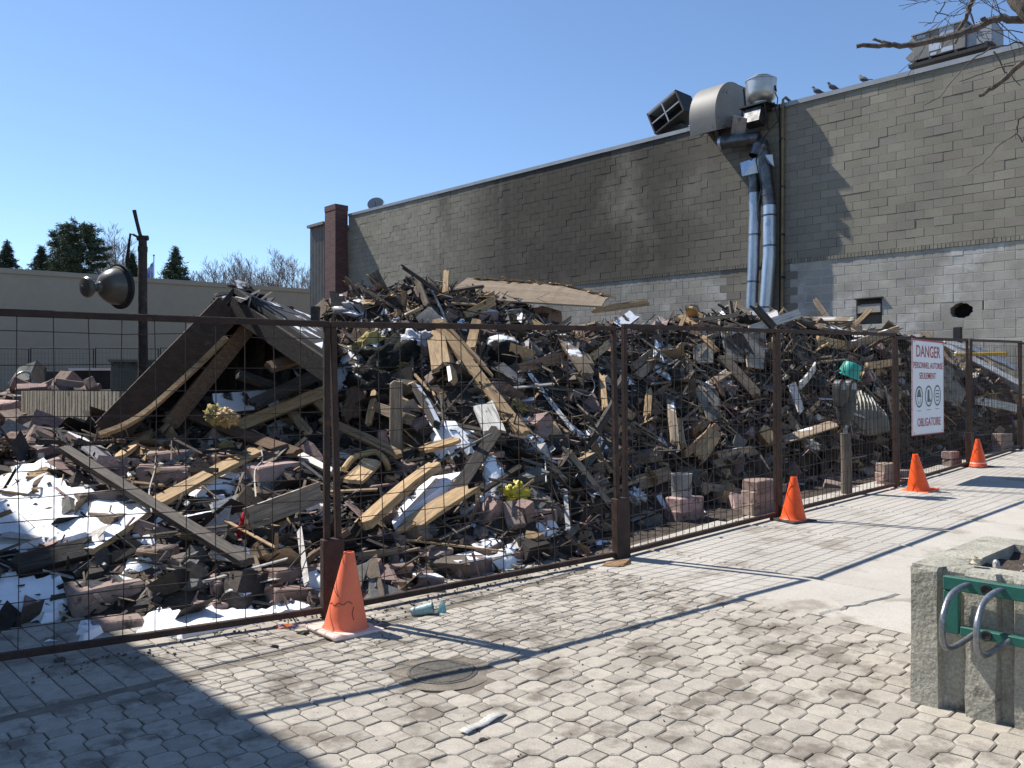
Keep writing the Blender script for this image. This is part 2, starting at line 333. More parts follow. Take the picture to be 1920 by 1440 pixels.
M['wall_paint'] = wall_mat('olive_painted_block', True); M['wall_paint_mortar'] = wall_mat('painted_mortar', True, True)
M['wall_bare'] = wall_mat('bare_grey_block', False); M['wall_bare_mortar'] = wall_mat('pale_mortar', False, True)

# ------------------------------------------------------------------ mesh helpers
class MB:
    def __init__(s): s.v = []; s.f = []; s.c = []; s.sm = False
    def quad(s, pts, col=None):
        n = len(s.v); s.v += [tuple(p) for p in pts]; s.f.append(tuple(range(n, n + len(pts)))); s.c.append(col)
    def box(s, mt, sx, sy, sz, col=None, taper=0, jit=0, rng=None):
        n = len(s.v)
        for x in (-.5, .5):
            for y in (-.5, .5):
                for z in (-.5, .5):
                    k = 1 - taper if x > 0 else 1
                    p = Vector((x * sx, y * sy * k, z * sz * k))
                    if jit: p += Vector((rng.uniform(-1, 1) * sx, rng.uniform(-1, 1) * sy, rng.uniform(-1, 1) * sz)) * jit
                    s.v.append(tuple(mt @ p))
        for f in ((0, 1, 3, 2), (4, 6, 7, 5), (0, 4, 5, 1), (2, 3, 7, 6), (0, 2, 6, 4), (1, 5, 7, 3)):
            s.f.append(tuple(n + i for i in f)); s.c.append(col)
    def tube(s, pts, radii, seg=6, col=None, cap=True):
        pts = [Vector(p) for p in pts]
        if isinstance(radii, (int, float)): radii = [radii] * len(pts)
        n0 = len(s.v); prev = None
        for i, p in enumerate(pts):
            t = (pts[min(i + 1, len(pts) - 1)] - pts[max(i - 1, 0)])
            if t.length < 1e-9: t = Vector((0, 0, 1))
            t.normalize()
            if prev is None:
                a = t.orthogonal().normalized()
            else:
                a = (prev - t * prev.dot(t))
                if a.length < 1e-6: a = t.orthogonal()
                a.normalize()
            prev = a; b = t.cross(a)
            for k in range(seg):
                an = 2 * math.pi * k / seg
                s.v.append(tuple(p + (a * math.cos(an) + b * math.sin(an)) * radii[i]))
        for i in range(len(pts) - 1):
            for k in range(seg):
                q = n0 + i * seg; k2 = (k + 1) % seg
                s.f.append((q + k, q + k2, q + seg + k2, q + seg + k)); s.c.append(col)
        if cap and seg > 2:
            s.f.append(tuple(n0 + k for k in reversed(range(seg)))); s.c.append(col)
            q = n0 + (len(pts) - 1) * seg
            s.f.append(tuple(q + k for k in range(seg))); s.c.append(col)
    def lathe(s, prof, seg=24, mt=None, col=None, sweep=2 * math.pi):
        mt = mt or Matrix(); n0 = len(s.v); full = abs(sweep - 2 * math.pi) < 1e-6; ns = seg if full else seg + 1
        for (r, z) in prof:
            for k in range(ns):
                a = sweep * k / seg
                s.v.append(tuple(mt @ Vector((r * math.cos(a), r * math.sin(a), z))))
        for i in range(len(prof) - 1):
            for k in range(seg):
                k2 = (k + 1) % ns
                s.f.append((n0 + i * ns + k, n0 + i * ns + k2, n0 + (i + 1) * ns + k2, n0 + (i + 1) * ns + k)); s.c.append(col)
    def prism(s, poly, off, col=None):
        """poly: list of points; off: extrusion vector"""
        n = len(s.v); k = len(poly); off = Vector(off)
        s.v += [tuple(p) for p in poly] + [tuple(Vector(p) + off) for p in poly]
        s.f.append(tuple(range(n, n + k))); s.c.append(col)
        s.f.append(tuple(reversed(range(n + k, n + 2 * k)))); s.c.append(col)
        for i in range(k):
            j = (i + 1) % k; s.f.append((n + j, n + i, n + k + i, n + k + j)); s.c.append(col)
    def mesh(s, name, m, smooth=False, recalc=True):
        me = bpy.data.meshes.new(name); me.from_pydata(s.v, [], s.f)
        if any(c is not None for c in s.c):
            at = me.color_attributes.new('col', 'FLOAT_COLOR', 'CORNER')
            cols = []
            for f, c in zip(s.f, s.c): cols += [*(c or (1, 1, 1)), 1.0] * len(f)
            at.data.foreach_set('color', cols)
        if recalc:
            bm = bmesh.new(); bm.from_mesh(me); bmesh.ops.recalc_face_normals(bm, faces=bm.faces); bm.to_mesh(me); bm.free()
        if m: me.materials.append(M[m])
        if smooth:
            bm = bmesh.new(); bm.from_mesh(me); bmesh.ops.remove_doubles(bm, verts=bm.verts, dist=2e-5)
            if recalc: bmesh.ops.recalc_face_normals(bm, faces=bm.faces)
            bm.to_mesh(me); bm.free()
            me.polygons.foreach_set('use_smooth', [True] * len(me.polygons)); me.set_sharp_from_angle(angle=rad(38))
        me.update(); return me
    def obj(s, name, m, parent=None, smooth=False, mt=None, recalc=True):
        o = bpy.data.objects.new(name, s.mesh(name, m, smooth, recalc)); COL.objects.link(o)
        if parent: o.parent = parent
        if mt is not None: o.matrix_world = mt
        return o
def inst(name, me, mt, parent=None):
    o = bpy.data.objects.new(name, me); COL.objects.link(o)
    if parent: o.parent = parent
    o.matrix_local = mt; return o
def tag(o, label, cat, group=None):
    o['label'] = label; o['category'] = cat
    if group: o['group'] = group
    return o
def thing(name, label, cat, loc=(0, 0, 0), rz=0, group=None):
    o = bpy.data.objects.new(name, None); COL.objects.link(o); o.location = loc; o.rotation_euler = (0, 0, rz); o.empty_display_size = .1
    bpy.context.view_layer.update() if False else None
    return tag(o, label, cat, group)
def struct(o): o['kind'] = 'structure'; return o
def stuff(o): o['kind'] = 'stuff'; return o
def frame(p, x, up=Z):
    x = Vector(x).normalized(); y = Vector(up).cross(x)
    if y.length < 1e-4: y = x.orthogonal()
    y.normalize(); z = x.cross(y)
    m = Matrix((x, y, z)).transposed().to_4x4(); m.translation = p; return m
T = Matrix.Translation
def RZ(a): return Matrix.Rotation(a, 4, 'Z')
UVROT = RZ(TH)   # local x -> u, local y -> v
def uvm(u, v, z=0): return T(W(u, v, z)) @ UVROT
def bevel_obj(o, w=.006, seg=2):
    md = o.modifiers.new('bevel', 'BEVEL'); md.width = w; md.segments = seg; md.limit_method = 'ANGLE'; return o
# ================================================================== SETTING
def axis(lims):
    out = []
    for a, b, st in lims:
        n = max(1, int(round((b - a) / st))); out += [a + (b - a) * i / n for i in range(n)]
    return out + [lims[-1][1]]
def grid_mesh(us, vs, f):
    mb = MB(); n = len(vs)
    for u in us:
        for v in vs: mb.v.append(tuple(W(u, v, f(u, v))))
    for i in range(len(us) - 1):
        for j in range(n - 1):
            q = i * n + j; mb.f.append((q, q + n, q + n + 1, q + 1)); mb.c.append(None)
    return mb
gu = axis([(-600, -60, 90), (-60, -8, 8), (-8, 24, 1.0), (24, 80, 8), (80, 600, 90)])
gv = axis([(-300, -40, 50), (-40, -6, 4), (-6, 36, 1.0), (36, 120, 12), (120, 700, 100)])
struct(grid_mesh(gu, gv, lambda u, v: base(u, v) - .05).obj('ground', 'earth', recalc=False))
hu = axis([(-1.6, 19.55, .10)]); hv = axis([(4.7, 12, .10), (12, 20, .2)])
heap = grid_mesh(hu, hv, lambda u, v: H(u, v) - (.06 if v < 4.75 else 0)).obj('charred_soil', 'soil', recalc=False, smooth=True); stuff(heap)
heap['label'] = 'black sooty soil and ash covering the ground under the rubble'; heap['category'] = 'soil'

# ---- block paving
PU0, PU1, PV0 = -1.6, 4.93, -1.6
bed = MB(); us = axis([(PU0, 2.5, 1.0), (2.5, PU1, .6)])
for a, b in zip(us, us[1:]):
    bed.quad([W(a, PV0, street(a)), W(b, PV0, street(b)), W(b, 6.3, street(b)), W(a, 6.3, street(a))])
paving = struct(bed.obj('paving', 'joint'))
PP = .233; PW = .143
def paver_poly(kind, rng):
    g = .0035
    if kind == 'oct':
        h = PW / 2 - g; c = PP / 2 - g * 1.4; k = c - h
        poly = [(h, k), (k, h), (-k, h), (-h, k), (-h, -k), (-k, -h), (k, -h), (h, -k)]
    elif kind == 'sq':
        h = (PP - PW) / 2 - g; poly = [(h, h), (-h, h), (-h, -h), (h, -h)]
    else:
        a, b = kind; poly = [(a / 2 - g, b / 2 - g), (-a / 2 + g, b / 2 - g), (-a / 2 + g, -b / 2 + g), (a / 2 - g, -b / 2 + g)]
    return poly
def paver_mesh(mb, mt, poly, rng, wear=.0025):
    n = len(poly); ctr = Vector((0, 0, 0))
    lo = [Vector((x, y, -.02)) for x, y in poly]
    md_ = [Vector((x + rng.uniform(-wear, wear), y + rng.uniform(-wear, wear), .002)) for x, y in poly]
    hi = [Vector((p.x * .90, p.y * .90, .0055 + rng.uniform(-.001, .001))) for p in md_]
    q = len(mb.v); mb.v += [tuple(mt @ p) for p in lo + md_ + hi]
    for r in range(2):
        for i in range(n):
            j = (i + 1) % n; mb.f.append((q + r * n + i, q + r * n + j, q + (r + 1) * n + j, q + (r + 1) * n + i)); mb.c.append(None)
    mb.f.append(tuple(q + 2 * n + i for i in range(n))); mb.c.append(None)
pav = {'oct': [], 'sq': [], 'rect': []}
MH = ghit(830, 1262)   # manhole position
mhu, mhv = UV(MH)
i0 = int(PU0 / (PP / 2)) - 1
for i in range(i0, int(PU1 / (PP / 2)) + 2):
    for j in range(int(PV0 / (PP / 2)), int(4.34 / (PP / 2)) + 1):
        u, v = i * PP / 2, j * PP / 2
        kind = 'oct' if (i % 2 == 0 and j % 2 == 0) or (i % 2 and j % 2) else 'sq'
        m_ = .075
        if u < PU0 + m_ or u > PU1 - .005 or v > 4.34 - m_ + .02: continue
        if math.hypot(u - mhu, v - mhv) < .27: continue
        pav[kind].append((u, v, kind, 0))
v = 4.34; row = 0
while v < 6.1:
    u = PU0 + .06
    while u < PU1 - .1:
        if v < 5.2 or u < 2.3: pav['rect'].append((u + .06, v + .105, (.12, .21), 0))
        if row == 0 and int(round((u + .06 - PU0) / .12)) % 2: pav['rect'].append((u + .06, v - .0525, (.12, .105), 0))
        u += .12
    v += .21; row += 1
# rect rows are laid with half bond along v
for k, lst in pav.items():
    vis = []; rest = []
    for it in lst:
        u, v = it[0], it[1]
        if k == 'rect' and int(round((u - PU0) / .12)) % 2: v += .105; it = (u, v, it[2], 0)
        p = W(u, v, street(u)); x, y = pix(p)
        if p.y > 2.9 and -40 < x < 1960 and y < 1475 and not (u > 3.95 and v < 1.5): vis.append((p.y, it))
        else: rest.append(it)
    vis.sort(key=lambda t: t[0])
    rest += [t[1] for t in vis[300:]]
    nm = {'oct': 'octagonal_paver', 'sq': 'small_square_paver', 'rect': 'rectangular_paver'}[k]
    def pm(it):
        u, v = it[0], it[1]; sl = math.atan(.03) if u > 2.5 else 0
        return T(W(u, v, street(u) + R.uniform(0, .004))) @ UVROT @ Matrix.Rotation(-sl + R.gauss(0, .006), 4, 'Y') @ Matrix.Rotation(R.gauss(0, .006), 4, 'X') @ RZ(R.gauss(0, .012))
    vari = []
    for q in range(10):
        mb = MB(); paver_mesh(mb, Matrix(), paver_poly(k if k != 'rect' else (.12, .21), R), R); vari.append(mb.mesh(nm, 'paver'))
    mb = MB(); paver_mesh(mb, Matrix(), paver_poly((.12, .105), R), R); halfm = mb.mesh(nm, 'paver')
    for d, it in vis[:300]:
        inst(nm, halfm if it[2] == (.12, .105) else R.choice(vari), pm(it), paving)
    mb = MB()
    for it in rest: paver_mesh(mb, pm(it), paver_poly(it[2], R), R)
    if rest:
        o = mb.obj('outlying_pavers', 'paver', paving); stuff(o)

# ---- concrete sidewalk: a kerb strip and slabs, real joints and a crack
sw = MB()
for a, b in zip(axis([(4.9, 20, 1.5)]), axis([(4.9, 20, 1.5)])[1:]):
    sw.quad([W(a, -6, street(a) - .012), W(b, -6, street(b) - .012), W(b, 4.72, street(b) - .012), W(a, 4.72, street(a) - .012)])
sidewalk = struct(sw.obj('sidewalk', 'earth'))
def slab(poly, lift=.012, name='concrete_slab'):
    """poly in (u,v)"""
    mb = MB(); c = Vector((sum(p[0] for p in poly) / len(poly), sum(p[1] for p in poly) / len(poly)))
    n = len(poly); lo = []; md_ = []; hi = []
    for (u, v) in poly:
        dx, dy = u - c.x, v - c.y; s_ = lambda a, q: a - math.copysign(min(abs(a) * .5, q), a)
        lo.append(W(u, v, street(u) - .05)); md_.append(W(u, v, street(u) + lift - .010))
        hi.append(W(c.x + s_(dx, .014), c.y + s_(dy, .014), street(u) + lift))
    mb.v += [tuple(p) for p in lo + md_ + hi]
    for r in range(2):
        for i in range(n):
            j = (i + 1) % n; mb.f.append((r * n + i, r * n + j, (r + 1) * n + j, (r + 1) * n + i)); mb.c.append(None)
    mb.f.append(tuple(2 * n + i for i in range(n))); mb.c.append(None)
    return mb.obj(name, 'slab', sidewalk)
ca = UV(ghit(1520, 1162)); cb_ = UV(ghit(1680, 1122))
crack = []
for t in [i / 14 for i in range(15)]:
    crack.append((lerp(4.955, 5.735, t), lerp(ca[1], cb_[1], t) + R.uniform(-.018, .018)))
rag = [(4.95 + R.uniform(-.012, .012), v) for v in axis([(ca[1], 4.55, .12)])][1:]
slab(crack + [(5.735, 4.55)] + rag[::-1], .016, 'kerb_slab')
rag2 = [(4.95 + R.uniform(-.012, .012), v) for v in axis([(-3, ca[1] - .02, .15)])][:-1]
slab([(u, v - .012) for u, v in crack[::-1]] + rag2[::-1] + [(5.74, -3)], .016, 'kerb_slab')
u = 5.755
while u < 19.3:
    w = 1.55
    g0, g1 = R.uniform(0, .012), R.uniform(.022, .034)
    slab([(u + g0, -5), (u + w - g1, -5)] + [(u + w - g1 + R.uniform(-.004, .006), q_ * .4) for q_ in range(-12, 12)] + [(u + w - g1, 4.62 + R.uniform(-.05, .05)), (u + g0, 4.62 + R.uniform(-.05, .05))] + [(u + g0 + R.uniform(-.004, .004), q_ * .4) for q_ in range(11, -13, -1)], .012 + R.uniform(-.004, .004))
    u += w
# ---- manhole lid in its concrete collar
mh = thing('manhole_cover', 'round dirty cast iron manhole cover set in the paving', 'manhole', MH)
mb = MB(); mb.lathe([(.262, -.02), (.262, .006), (.20, .009), (.185, .009), (.185, -.01)], 40); mb.obj('collar', 'joint', mh)
mb = MB(); mb.lathe([(.184, -.01), (.184, .012), (.172, .014), (.168, .010), (.160, .010), (.157, .013), (.0, .014)], 40); mb.obj('lid', 'iron', mh)
mb = MB()
for k in range(2):
    mb.lathe([(.0, .0145), (.012, .0145), (.012, .0165), (.0, .0165)], 8, T((.09 * (1 if k else -1), .03, 0)))
mb.obj('lifting_lug', 'iron', mh)

# ================================================================== BLOCK BUILDING
WU = 19.6; KZ = .0135   # the party wall stands on the plane u = WU and its courses climb slightly to the back
def wz(v, z): return z + KZ * (v - 8.0)
WALL_TOP = 8.68; LEDGE = 4.62
bb = thing('block_building', 'long grey concrete block building with soot stained party wall', 'building', W(WU, 18, 0))
inv = bb.matrix_basis.inverted() if False else T(-W(WU, 18, 0))
bw, bh = .406, .203
holes = []
HOLE = UV(P(1803, 582, 1)); 
def wallpt(px, py):
    r = (px - 960) / F; d = WU / (CU * r + SU); p = P(px, py, d); u, v = UV(p); return v, p.z
hv_, hz_ = wallpt(1803, 582); nv_, nz_ = wallpt(1630, 578)
def wall_cell(mb, bare, v0, v1, z0, z1, rng, proud=None, shade=None):
    """a block is a chamfered frustum standing proud of its mortar backing"""
    pr = rng.gauss(.010, .0022) if proud is None else proud
    j = rng.choice((.0012, .0025, .0042, .0048)) if bare is None else rng.uniform(.005, .0075); ch = .004 if j > .003 else .0022
    tl = [rng.gauss(0, .0009) for _ in range(4)]
    c = [(v0 + j, z0 + j), (v1 - j, z0 + j), (v1 - j, z1 - j), (v0 + j, z1 - j)]
    ci = [(v0 + j + ch, z0 + j + ch), (v1 - j - ch, z0 + j + ch), (v1 - j - ch, z1 - j - ch), (v0 + j + ch, z1 - j - ch)]
    q = len(mb.v)
    sh = shade if shade is not None else (lambda g: (g, g * rng.uniform(.98, 1.01), g * rng.uniform(.96, 1.01)))(rng.gauss(1, .055))
    for (v, z) in c: mb.v.append(tuple(inv @ W(WU + .004, v, wz(v, z))))
    for (v, z), t in zip(c, tl): mb.v.append(tuple(inv @ W(WU - pr + ch * .7 + t, v, wz(v, z))))
    for (v, z), t in zip(ci, tl): mb.v.append(tuple(inv @ W(WU - pr + t, v, wz(v, z))))
    for r in range(2):
        for i in range(4):
            k = (i + 1) % 4; mb.f.append((q + r * 4 + i, q + (r + 1) * 4 + i, q + (r + 1) * 4 + k, q + r * 4 + k)); mb.c.append(sh)
    mb.f.append((q + 8, q + 11, q + 10, q + 9)); mb.c.append(sh)
rw = random.Random(3)
blocks = []; VS, VE = 4.3, 30.95
def skip(v0, v1, z0, z1):
    for (a, b, c, d) in SK:
        if v1 > a + .01 and v0 < b - .01 and z1 > c + .01 and z0 < d - .01: return True
    return False
nrow_lo = 23
z = LEDGE - nrow_lo * bh
rows = []
for k in range(nrow_lo): rows.append((z, z + bh, False)); z += bh
z = LEDGE + .10
while z < WALL_TOP - .05: rows.append((z, min(z + bh, WALL_TOP), True)); z += bh
def snap(v, z):
    k = round((z - rows[0][0]) / bh); return rows[k][0]
hz0 = snap(hv_, hz_ - KZ * (hv_ - 8) - bh); nz0 = snap(nv_, nz_ - KZ * (nv_ - 8) - 1.5 * bh)
SK = [(hv_ - .42, hv_ + .42, hz0, hz0 + 2 * bh), (nv_ - .30, nv_ + .30, nz0, nz0 + 3 * bh)]
back = {True: MB(), False: MB()}
for k, (z0, z1, pa) in enumerate(rows):
    v = VS + (bw / 2 if k % 2 else 0) - bw
    painted_zone = lambda v: pa or (10.2 < v < 12.25)
    cuts = []
    while v < VE:
        a, b = max(v, VS), min(v + bw, VE)
        if b - a > .03: cuts.append((a, b))
        v += bw
    out = []
    for a, b in cuts:
        segs = [(a, b)]
        for (sa, sb, sc_, sd_) in SK:
            if z1 > sc_ + .01 and z0 < sd_ - .01:
                ns = []
                for (p, q) in segs:
                    if q <= sa or p >= sb: ns.append((p, q))
                    else:
                        if p < sa - .03: ns.append((p, sa))
                        if q > sb + .03: ns.append((sb, q))
                segs = ns
        out += segs
    for a, b in out:
        if rw.random() < .06 and b - a > .3 and not pa: 
            c = (a + b) / 2; pieces = [(a, c), (c, b)]
        else: pieces = [(a, b)]
        for (p, q) in pieces:
            ptd = painted_zone((p + q) / 2); blocks.append((p, q, z0, z1, ptd))
        back[painted_zone((a + b) / 2)].quad([inv @ W(WU, a, wz(a, z0)), inv @ W(WU, b, wz(b, z0)), inv @ W(WU, b, wz(b, z1)), inv @ W(WU, a, wz(a, z1))], (1, 1, 1))
def on_screen(p, q, z0, z1):
    c = W(WU, (p + q) / 2, wz((p + q) / 2, (z0 + z1) / 2)); x, y = pix(c)
    return c.y if (0 < x < 1925 and 0 < y < 640) else 999
order = sorted(range(len(blocks)), key=lambda i: on_screen(*blocks[i][:4]))
big = set(order[:300])
rest = {True: MB(), False: MB()}
for i, (p, q, z0, z1, ptd) in enumerate(blocks):
    proud = None
    if not ptd: proud = rw.gauss(.008, .0015)
    if i in big:
        mb = MB(); wall_cell(mb, None if ptd else 1, p, q, z0, z1, rw, proud); mb.obj('concrete_block', 'wall_paint' if ptd else 'wall_bare', bb, recalc=False)
    else: wall_cell(rest[ptd], None if ptd else 1, p, q, z0, z1, rw, proud)
for ptd in (True, False):
    o = rest[ptd].obj('further_blocks', 'wall_paint' if ptd else 'wall_bare', bb, recalc=False); stuff(o)
    back[ptd].obj('mortar_bed', 'wall_paint_mortar' if ptd else 'wall_bare_mortar', bb)
# soldier course of bricks on the ledge line
mb = MB(); v = VS; nb = 0; near = []
while v < 21:
    near.append(v); v += .085
mbs = MB()
for i, v in enumerate(near):
    c = W(WU - .008, v + .04, wz(v, LEDGE + .05)); m_ = T(inv @ c) @ UVROT
    g = rw.gauss(.92, .1)
    if i < 130:
        mb = MB(); mb.box(m_, .045 + rw.uniform(0, .012), .074, .094, (g, g, g)); mb.obj('soldier_brick', 'wall_paint', bb)
    else: mbs.box(m_, .045 + rw.uniform(0, .012), .074, .094, (g, g, g))
mbs.quad([inv @ W(WU - .001, VS, wz(VS, LEDGE)), inv @ W(WU - .001, 21, wz(21, LEDGE)), inv @ W(WU - .001, 21, wz(21, LEDGE + .1)), inv @ W(WU - .001, VS, wz(VS, LEDGE + .1))], (.5, .5, .5))
a = 21.0
while a < VE:
    g = rw.gauss(1, .08); wall_cell(mbs, None, a, min(a + bw, VE), LEDGE, LEDGE + .10, rw, None, (g, g, g)); a += bw
mbs.quad([inv @ W(WU - .001, 21, wz(21, LEDGE)), inv @ W(WU - .001, VE, wz(VE, LEDGE)), inv @ W(WU - .001, VE, wz(VE, LEDGE + .1)), inv @ W(WU - .001, 21, wz(21, LEDGE + .1))], (.6, .6, .6))
stuff(mbs.obj('further_ledge_bricks', 'wall_paint', bb))
# broken round hole with a real bore, and a bricked-up niche
v0, v1, z0, z1 = SK[0]
mb = MB(); hole_c = (hv_, hz_ - KZ * (hv_ - 8)); ne = 28; ring = []; outer = []
for k in range(ne):
    a = 2 * math.pi * k / ne; rr = 1 + rw.uniform(-.09, .09)
    ring.append((hole_c[0] + .235 * rr * math.cos(a), hole_c[1] + .165 * rr * math.sin(a)))
    ca_, sa_ = math.cos(a), math.sin(a); hw, hh = (v1 - v0) / 2, (z1 - z0) / 2; s_ = min(hw / max(abs(ca_), 1e-6), hh / max(abs(sa_), 1e-6))
    outer.append(((v0 + v1) / 2 + ca_ * s_, (z0 + z1) / 2 + sa_ * s_))
for k in range(ne):
    j = (k + 1) % ne; f_ = lambda q, off: inv @ W(WU + off, q[0], wz(q[0], q[1]))
    rk = (min(max(ring[k][0], v0 + .01), v1 - .01), min(max(ring[k][1], z0 + .01), z1 - .01)); rj = (min(max(ring[j][0], v0 + .01), v1 - .01), min(max(ring[j][1], z0 + .01), z1 - .01))
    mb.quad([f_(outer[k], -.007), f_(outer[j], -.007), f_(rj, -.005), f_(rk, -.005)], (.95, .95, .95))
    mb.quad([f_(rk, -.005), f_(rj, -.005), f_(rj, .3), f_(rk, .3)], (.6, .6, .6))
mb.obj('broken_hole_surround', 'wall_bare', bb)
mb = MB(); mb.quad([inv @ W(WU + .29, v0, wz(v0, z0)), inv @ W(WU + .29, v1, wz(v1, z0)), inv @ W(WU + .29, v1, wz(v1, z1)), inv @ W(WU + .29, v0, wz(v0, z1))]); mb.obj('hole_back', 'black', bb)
v0, v1, z0, z1 = SK[1]; niche = MB()
g_ = lambda v, z, o: inv @ W(WU + o, v, wz(v, z))
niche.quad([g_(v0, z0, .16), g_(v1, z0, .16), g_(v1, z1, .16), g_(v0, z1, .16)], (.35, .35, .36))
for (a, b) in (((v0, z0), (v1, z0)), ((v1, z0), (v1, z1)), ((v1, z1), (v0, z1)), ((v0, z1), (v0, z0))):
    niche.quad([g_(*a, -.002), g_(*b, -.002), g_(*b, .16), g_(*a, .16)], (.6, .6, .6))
niche.obj('niche_recess', 'wall_bare', bb)
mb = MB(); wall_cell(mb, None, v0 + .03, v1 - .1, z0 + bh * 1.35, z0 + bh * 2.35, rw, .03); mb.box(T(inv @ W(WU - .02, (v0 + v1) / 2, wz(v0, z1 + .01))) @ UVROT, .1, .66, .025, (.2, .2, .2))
mb.box(T(inv @ W(WU + .06, (v0 + v1) / 2, wz(v0, z0 + bh * 1.8))) @ UVROT, .12, .56, bh * .9, (.8, .8, .8)); mb.obj('niche_infill', 'wall_bare', bb)
# coping flashing (in lengths), body and roof behind
v = VS
while v < VE:
    e = min(v + 3.05, VE); mb = MB(); prof = [(-.045, 0), (-.045, -.11), (-.038, -.11), (-.038, -.008), (.34, -.008), (.34, 0)]
    n = len(prof); dz = R.uniform(-.004, .004)
    mb.prism([inv @ W(WU + a, v, wz(v, WALL_TOP + .055 + b + dz)) for a, b in prof], W(0, e - v - .006, KZ * (e - v)))
    mb.obj('coping_flashing', 'flash', bb); v = e
mb = MB(); a_, b_ = WU + .02, WU + 16
top = [(a_, VS), (b_, VS), (b_, VE), (a_, VE)]
mb.v = [tuple(inv @ W(u, v, -.3)) for u, v in top] + [tuple(inv @ W(u, v, wz(v, WALL_TOP) - (0.0 if u == a_ else .0))) for u, v in top]
mb.f = [(0, 1, 5, 4), (1, 2, 6, 5), (2, 3, 7, 6)]; mb.c = [(1, 1, 1)] * 3
mb.obj('outer_walls', 'wall_paint', bb)
mb = MB(); mb.quad([inv @ W(u, v, wz(v, WALL_TOP - .04)) for u, v in top]); mb.obj('roof', 'roofing', bb)

# chimney at the back corner of the wall
ch = thing('brick_chimney', 'tall dark red brick chimney at the far end of the block wall', 'chimney', W(19.25, 31.4, 0), TH)
mb = MB(); mb.box(T((0.0, 0, 4.5)), .62, .86, 9.35); mb.obj('shaft', 'chimney', ch)
mb = MB(); mb.box(T((0, 0, 9.28)), .645, .885, .24); mb.obj('cap', 'chimney', ch)
mb = MB(); mb.box(T((0, 0, 9.42)), .3, .5, .06); mb.obj('flue', 'black', ch)
# corrugated metal annex beyond
an = thing('corrugated_annex', 'narrow grey corrugated metal annex behind the brick chimney', 'building', W(19.2, 33.5, 0), TH)
mb = MB(); xs = []; x = -.1
n = 40; prev = None
for k in range(n + 1):
    y = -1.35 + 1.3 * k / n; xx = -.05 if k % 4 < 2 else 0
    xs.append((xx, y))
for (a, b), (c, d) in zip(xs, xs[1:]): mb.quad([(a, b, 0), (c, d, 0), (c, d, 8.75), (a, b, 8.75)])
mb.obj('ribbed_cladding', 'rtu', an)
mb = MB(); mb.box(T((2.5, -.70, 4.3)), 4.9, 1.2, 8.6); mb.obj('core', 'rtu', an)
mb = MB(); mb.box(T((2.4, -.70, 8.76)), 5.2, 1.4, .12); mb.obj('roof_trim', 'rtu', an)

# satellite dish
dp = W(WU + .5, 29.6, wz(29.6, WALL_TOP)); dsh = thing('satellite_dish', 'small grey satellite dish on the roof edge near the chimney', 'satellite dish', dp)
mb = MB(); mb.lathe([(0, .0), (.12, .012), (.25, .05), (.36, .105), (.365, .10), (.25, .04), (.12, 0), (0, -.012)], 20, T((0, 0, .3)) @ Matrix.Rotation(rad(62), 4, 'X') @ RZ(0)); mb.obj('reflector', 'dish', dsh, True)
mb = MB(); mb.tube([(0, 0, -.02), (0, .02, .3)], .025); mb.tube([(0, 0, .2), (0, -.3, .42)], .012); mb.obj('mount_arm', 'dark', dsh)

# beige hall across the back of the lot
pr_, pl_ = P(640, 548, 46), P(-260, 487, 33.5)
hz_t = max(pr_.z, pl_.z)
dirb = Vector((pr_.x - pl_.x, pr_.y - pl_.y, 0)); Lb = dirb.length; dirb.normalize(); ang = math.atan2(dirb.y, dirb.x)
hall = thing('beige_hall', 'long low beige rendered hall with plain wall behind the lot', 'building', (pl_.x, pl_.y, 0), ang)
mb = MB(); zt = (pl_.z + pr_.z) / 2 - .05
mb.v = [(0, 0, 0), (Lb, 0, 0), (Lb, 12, 0), (0, 12, 0), (0, 0, pl_.z), (Lb, 0, pr_.z), (Lb, 12, pr_.z), (0, 12, pl_.z)]
mb.f = [(0, 1, 5, 4), (1, 2, 6, 5), (2, 3, 7, 6), (3, 0, 4, 7), (4, 5, 6, 7)]; mb.c = [None] * 5
mb.obj('wall', 'beige', hall)
mb = MB(); mb.prism([(-.1, -.07, pl_.z - .16), (-.1, .4, pl_.z - .16), (-.1, .4, pl_.z + .06), (-.1, -.07, pl_.z + .06)], (Lb + .2, 0, pr_.z - pl_.z)); mb.obj('roof_trim', 'beige', hall)


# neighbour building: outside the picture, its roof edge throws the shade over the paving and the snow
nb_ = thing('neighbour_building', 'plain grey two storey neighbour building beside the lot', 'building', W(-3.75, 16, 0), TH)
mb = MB(); mb.box(T((0, 1.5, 3.0)), 8.2, 23, 6.0); mb.obj('wall', 'neigh', nb_)
mb = MB(); mb.box(T((0, 1.5, 6.05)), 8.3, 23.1, .12); mb.obj('roof_edge', 'flash', nb_)
# ================================================================== EXHAUST DUCTS ON THE WALL
def wp(px, py, off=0.0):
    """pixel onto the plane standing off from the wall by `off`"""
    r = (px - 960) / F; d = (WU - off) / (CU * r + SU); return P(px, py, d)
